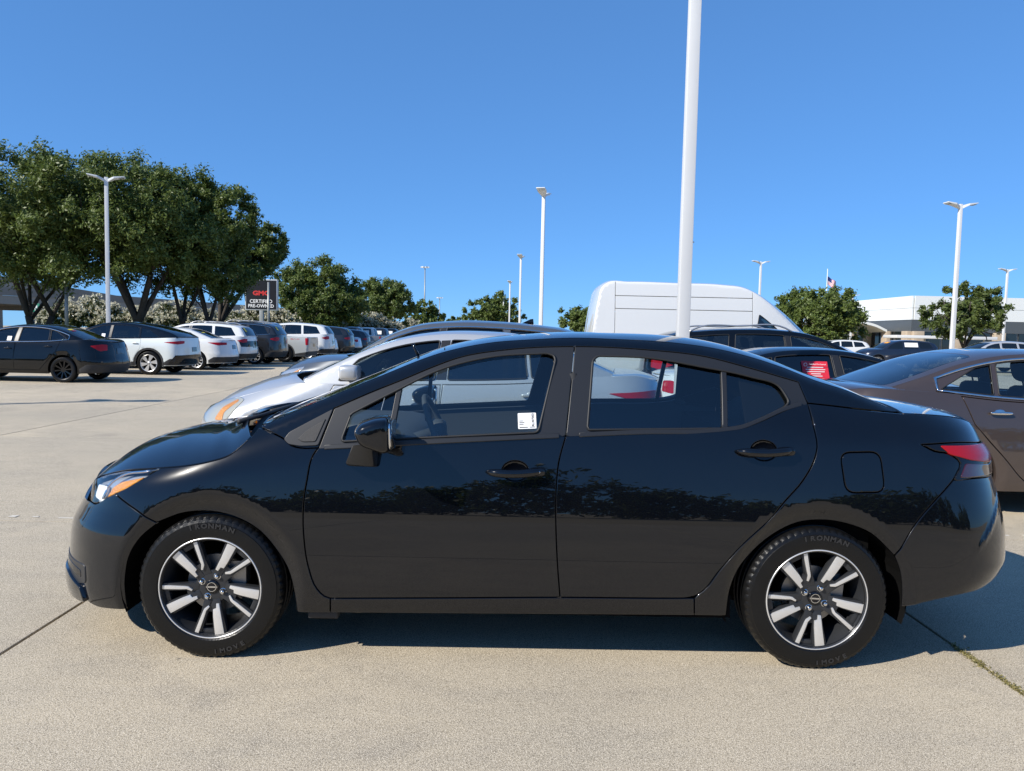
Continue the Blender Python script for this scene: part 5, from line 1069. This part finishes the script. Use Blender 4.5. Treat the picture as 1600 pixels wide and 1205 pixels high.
MB().box((7.2, -.04, 3.15), (14.5, .12, 1.08)).build('dark_band', M['dband'], bd, smooth=False); MB().box((-.04, 7.8, 3.15), (.12, 15.7, 1.08)).build('dark_band', M['dband'], bd, smooth=False)
for k in range(6): MB().box((1.6+2.45*k, -.02, 1.30), (2.2, .10, 2.55)).build('shop_window', M['shopglass'], bd, smooth=False)
for k in range(5): MB().box((-.02, 1.9+2.45*k, 1.30), (.10, 2.2, 2.55)).build('shop_window', M['shopglass'], bd, smooth=False)
for k in range(4):
    MB().box((.45+3.9*k, -.22, 1.32), (1.0, .5, 2.64)).build('stone_column', M['stone'], bd, bevel=.03); MB().box((-.22, .45+3.6*k, 1.32), (.5, 1.0, 2.64)).build('stone_column', M['stone'], bd, bevel=.03)
MB().box((-4.2, 6.0, 1.6), (.8, 3.4, 3.4)).build('entrance_fin', M['gmetal'], bd, smooth=False); m = MB(); c = sp([(-5.6, 3.58), (-3.5, 3.62), (-1.6, 3.3), (-.4, 2.78)], .3); m.prism(np.vstack([c, c[::-1]-[0, .24]]), 3.6, 8.6); m.build('entrance_canopy', M['panel'], bd, smooth=False)
cn = thing('walkway_canopy', 'long low white walkway canopy in front of the stone columns', 'canopy', (35.2, 61.5, 0)); MB().box((0, 0, 2.02), (8.2, 2.2, .24)).build('canopy_roof', M['pole'], cn, bevel=.02)
for x in (-3.7, -1.2, 1.2, 3.7): MB().tube([(x, 0, 0), (x, 0, 1.95)], .07, 8).build('post', M['pole'], cn)
b2 = thing('service_building', 'pale grey building with timber cap and dark raised wall letters', 'building', (48.2, 75.5, 0))
MB().box((10, 6, 2.7), (19.8, 12, 5.0)).build('wall_core', M['gmetal'], b2, smooth=False); MB().box((10, -.06, 3.95), (20, .16, 1.75)).build('wall', M['gwall'], b2, smooth=False); MB().box((10, -.10, 5.17), (20.2, .3, .66)).build('timber_cap', M['wood'], b2, smooth=False); MB().box((10, -.05, 1.5), (20, .12, 3.05)).build('shop_front', M['shopglass'], b2, smooth=False)
for k in range(7): MB().box((.4+2.4*k, -.14, 1.5), (.14, .1, 3.0)).build('mullion', M['gmetal'], b2, smooth=False)
text('CUSTO', .62, b2, M['dband'], (2.15, -.17, 3.62), (math.pi/2, 0, 0), 'wall_lettering', .03, 'LEFT', .02)
fg = thing('flagpole', 'thin flagpole flying the stars and stripes above the dense round tree', 'flagpole', (41.8, 100, 0)); MB().tube([(0, 0, 0), (0, 0, 11.2)], [.09, .05], 8).build('pole', M['pole'], fg)
def flag():
    nx, nz = 24, 26; W, Hh = 1.55, 1.7; V = []; F = [[], [], []]
    for j in range(nz+1):
        for i in range(nx+1): u, v = i/nx, j/nz; V.append((.06+W*u*.78, .22*math.sin(u*7+v)*u, 10.2-Hh*v*(.62)-.75*u+.05*math.sin(u*9)))
    for j in range(nz):
        for i in range(nx):
            k = 2 if (i < nx*.42 and j < 14) else (j//2) % 2; F[k].append((j*(nx+1)+i, j*(nx+1)+i+1, (j+1)*(nx+1)+i+1, (j+1)*(nx+1)+i))
    me = bpy.data.meshes.new('flag'); fs = F[0]+F[1]+F[2]; me.from_pydata(V, [], fs); [me.materials.append(x) for x in (M['red_l'], M['white_l'], simple('flag_blue', (.02, .03, .14), .6))]
    me.polygons.foreach_set('material_index', [0]*len(F[0])+[1]*len(F[1])+[2]*len(F[2])); link(bpy.data.objects.new('flag', me), fg)
flag()

# ---------------------------------------------------------------- parked cars
def card(root, H, x, z_, w, h, mt, face=-1, name='window_sticker', lift=.006):
    q = np.array([(x-w/2, z_-h/2), (x+w/2, z_-h/2), (x+w/2, z_+h/2), (x-w/2, z_+h/2)]); m = panel(q, H.G, .2, gap=0, bev=0, thick=.002, lift=lift)
    return (m.mirror_y() if face > 0 else m).build(name, M[mt], root)
def rearcard(root, H, s, tau, w, h, mt='yellow'):
    sr = H.topL*s; q = np.array([(sr, tau), (sr+h, tau), (sr+h, tau+w), (sr, tau+w)]); panel(q, H.top, .1, gap=0, bev=0, thick=.002, lift=.006).build('window_sticker', M[mt], root)
N_ = 'parked_car'
# beside and behind the black saloon, all facing left
r, H = build_car(N_, 'silver compact sedan facing left, parked just behind the black sedan', 'sedan', 'silver', (-.78, 6.45), kx=.955, kz=1.005, fine=3, seats=True, lampm='hazy', over=dict(lampr=[(1.70, .93), (2.2, .955), (2.46, .95), (2.46, .87), (2.2, .86), (1.95, .87)], lampf=[(-2.26, .63), (-2.16, .57), (-1.86, .60), (-1.80, .66), (-1.70, .80), (-1.80, .815), (-2.08, .76), (-2.22, .71)], ambf=[(-1.99, .615), (-1.88, .61), (-1.88, .68), (-1.76, .785), (-1.80, .795), (-1.93, .72)]))
r, H = build_car('parked_suv', 'grey crossover with shark fin aerial, third in the near row', 'suv', 'grey', (-1.12, 9.9), kz=.975, fine=3, seats=True, chrome=True)
T_ = H.top(np.array([H.topL*.70]), np.array([0.]))[0]; MB().prism([(T_[0]-.13, T_[2]-.01), (T_[0]+.08, T_[2]-.02), (T_[0]+.07, T_[2]+.075), (T_[0]+.03, T_[2]+.07)], -.012, .012).build('aerial_fin', M['gloss'], r, bevel=.006)
# facing right
r, H = build_car(N_, 'taupe brown luxury sedan with bright chrome window trim at the right edge', 'sedan', 'brown', (5.12, 6.12), 1, kx=1.05, kz=.965, fine=3, seats=True, chrome=True, handle='chrome', glassk=('g_rear', 'g_rear'))
r, H = build_car(N_, 'white sedan with black roof and a red card in its side window', 'sedan', 'white', (4.18, 8.95), 1, kz=.935, fine=3, seats=True, roof='black')
rc = card(r, H, .46, 1.085, .32, .20, 'redpaper', 1, 'red_window_card')
p = H.G(np.array(.46), np.array(1.085)); nn = nrm(H.G, np.array([.46]), np.array([1.085]))[0]; tl = math.atan2(nn[2], -nn[1])
tx = text('Certified Pre-Owned', .024, rc, M['paper'], (p[0]-.02, -p[1]+.012, p[2]+.068), (math.pi/2-tl, 0, math.pi), 'card_lettering', .0004); 
ln = MB()
for k, w in enumerate((.20, .24, .22, .12, .15)):
    zz = p[2]+.030-.026*k; yy = -float(H.G(np.array(.46), np.array(zz))[1])+.009; ln.box((p[0], yy, zz), (w, .002, .010))
ln.build('card_print', M['paper'], rc, smooth=False)
rg = MB().lathe([(.022, 0), (.022, .003), (.017, .003), (.017, 0)], 24, (p[0]+.125, -p[1]+.004, p[2]+.062)).build('card_emblem', M['paper'], rc, smooth=False)
r, H = build_car('parked_suv', 'black SUV with roof rails between the white van and the two-tone sedan', 'suv', 'jet', (4.80, 12.3), 1, kx=1.07, kz=.99, fine=3, seats=True, rails=True, cladding=True)
r, H = build_car('delivery_van', 'white high roof delivery van towering behind the black SUV', 'van', 'white', (4.72, 15.5), 1, kx=1.05, fine=3, wstyle='truck', plate=False)
for s in (-1, 1): superell((2.72, s*.60, 2.50), (.03, .06, .04), .6, .6, 12, 8).build('roof_marker_light', M['red'], r)
# left row, tails towards the aisle
G1 = 'cars in the left row with their tails to the aisle'
r, H = build_car(N_, 'black sedan with black wheels nearest in the left row', 'sedan', 'jet', (-12.6, 18.5), kx=1.0, kz=1.0, chrome=True, wstyle='black', group=G1); rearcard(r, H, .80, -.42, .16, .07); rearcard(r, H, .83, -.40, .14, .05, 'red'); card(r, H, -.02, 1.08, .11, .11, 'paper')
r, H = build_car('parked_suv', 'pearl white crossover with black roof and black rear bumper', 'suv', 'pearl', (-12.3, 22.3), kz=.97, roof='black', wstyle='aero', cladding=True, blackrear=False, group=G1, over=dict(rail=[(-1.06, 1.10), (-.85, 1.25), (-.55, 1.42), (-.2, 1.55), (.3, 1.60), (.8, 1.575), (1.3, 1.49), (1.7, 1.39), (2.0, 1.29), (2.18, 1.19)], rear=1.30, wins=[(-.82, -.55, .10, .12), (.20, .22, 1.02, 1.0), (1.08, 1.06, 1.62, 1.30)], lampr=[(1.80, 1.02), (2.3, 1.07), (2.45, 1.07), (2.45, .99), (2.2, .96)])); card(r, H, -.05, 1.16, .11, .11, 'paper')
dkq = cat(np.array([[H.ur(.75), .34], [H.ur(.75), .62], [2.15, .60], [1.95, .36]])); both(panel(dkq, H.S, .1, lift=.010, gap=0)).build('black_bumper', M['gloss'], r)
r, H = build_car(N_, 'white sedan beside the two-tone crossover with long red tail lamps', 'sedan', 'white', (-12.25, 25.5), wstyle='ten', group=G1, over=dict(lampr=[(1.75, .955), (2.2, .965), (2.46, .96), (2.46, .88), (2.1, .86)])); rearcard(r, H, .84, -.38, .20, .05)
r, H = build_car('parked_suv', 'white SUV with dark tailgate behind the white sedan', 'suv', 'white', (-12.4, 28.0), rails=True, cladding=True, blackrear=True, group=G1); rearcard(r, H, .90, -.42, .08, .18)
r, H = build_car('parked_suv', 'black off-road SUV with silver roof rails and big red tail lamp', 'suv', 'charcoal', (-12.05, 30.6), kx=1.02, kz=1.06, rails=True, chrome=True, group=G1); rearcard(r, H, .90, -.42, .08, .18)
r, H = build_car('pickup_truck', 'light grey four door pickup with black rear bumper in the left row', 'pickup', 'lgrey', (-11.75, 33.4), kx=.95, kz=.98, wstyle='truck', cladding=True, group=G1)
q_ = H.S(np.array(2.0), np.array(1.05)); text('PRO-4X', .12, r, M['red_l'], (1.95, q_[1]-.006, 1.03), (math.pi/2+.12, 0, 0), 'side_decal', .001)
r, H = build_car('parked_suv', 'white boxy SUV just past the grey pickup', 'suv', 'white', (-11.55, 36.7), kx=1.05, kz=1.10, cladding=True, group=G1)
r, H = build_car(N_, 'small white sedan tucked between the boxy white SUV and a dark SUV', 'sedan', 'white', (-11.8, 39.7), kx=.92, fine=1, group=G1)
r, H = build_car('parked_suv', 'dark grey SUV beyond the small white sedan', 'suv', 'charcoal', (-11.7, 42.7), kz=1.05, fine=1, wstyle='truck', group=G1); rearcard(r, H, .90, -.42, .08, .18)
r, H = build_car(N_, 'silver sedan showing a bright wheel beyond the dark grey SUV', 'sedan', 'silver', (-11.9, 45.8), fine=1, wstyle='ten', group=G1)
r, H = build_car('parked_suv', 'black crossover last in the near part of the left row', 'suv', 'navy', (-11.9, 48.8), kz=.97, fine=1, group=G1)
pk, H = build_car('pickup_truck', 'grey pickup with white paper in its window, beyond the barrier rail', 'pickup', 'grey', (-12.3, 55.), kx=.95, fine=1, wstyle='truck', group='far pickups beyond the barrier'); card(pk, H, .35, 1.42, .42, .30, 'paper')
for k, (lab, pn) in enumerate((('white pickup with white paper in its window, second beyond the barrier', 'white'), ('dark blue pickup, third beyond the barrier', 'navy'), ('black pickup, farthest beyond the barrier', 'black'))):
    c = dup(pk); c['label'] = lab; c.location.y += 4.2*(k+1); c.location.x += .25*(k+1)
    for ch in c.children:
        for s in ch.material_slots:
            if s.material == M['grey']: s.link = 'OBJECT'; s.material = M[pn]
# far right, facing left
r, H = build_car('parked_suv', 'dark blue SUV with orange windscreen card seen over the sedans on the right', 'suv', 'navy', (23.3, 44.5), kx=1.02, fine=1, group='far cars in front of the showroom'); card(r, H, .62, 1.37, .80, .26, 'paper')
s0 = H.topL*.17; panel(np.array([(s0, -.28), (s0+.22, -.28), (s0+.22, .12), (s0, .12)]), H.top, .1, gap=0, bev=0, thick=.002, lift=.006).build('windscreen_card', M['orange'], r)
r, H = build_car('parked_suv', 'white SUV roof left of the dark blue SUV with the orange card', 'suv', 'white', (22.6, 51.5), kz=.98, fine=1, group='far cars in front of the showroom')
r, H = build_car('parked_suv', 'pale silver SUV roof at the right frame edge below the wall letters', 'suv', 'silver', (26.2, 40.), kx=1.05, kz=1.02, fine=1, group='far cars in front of the showroom')
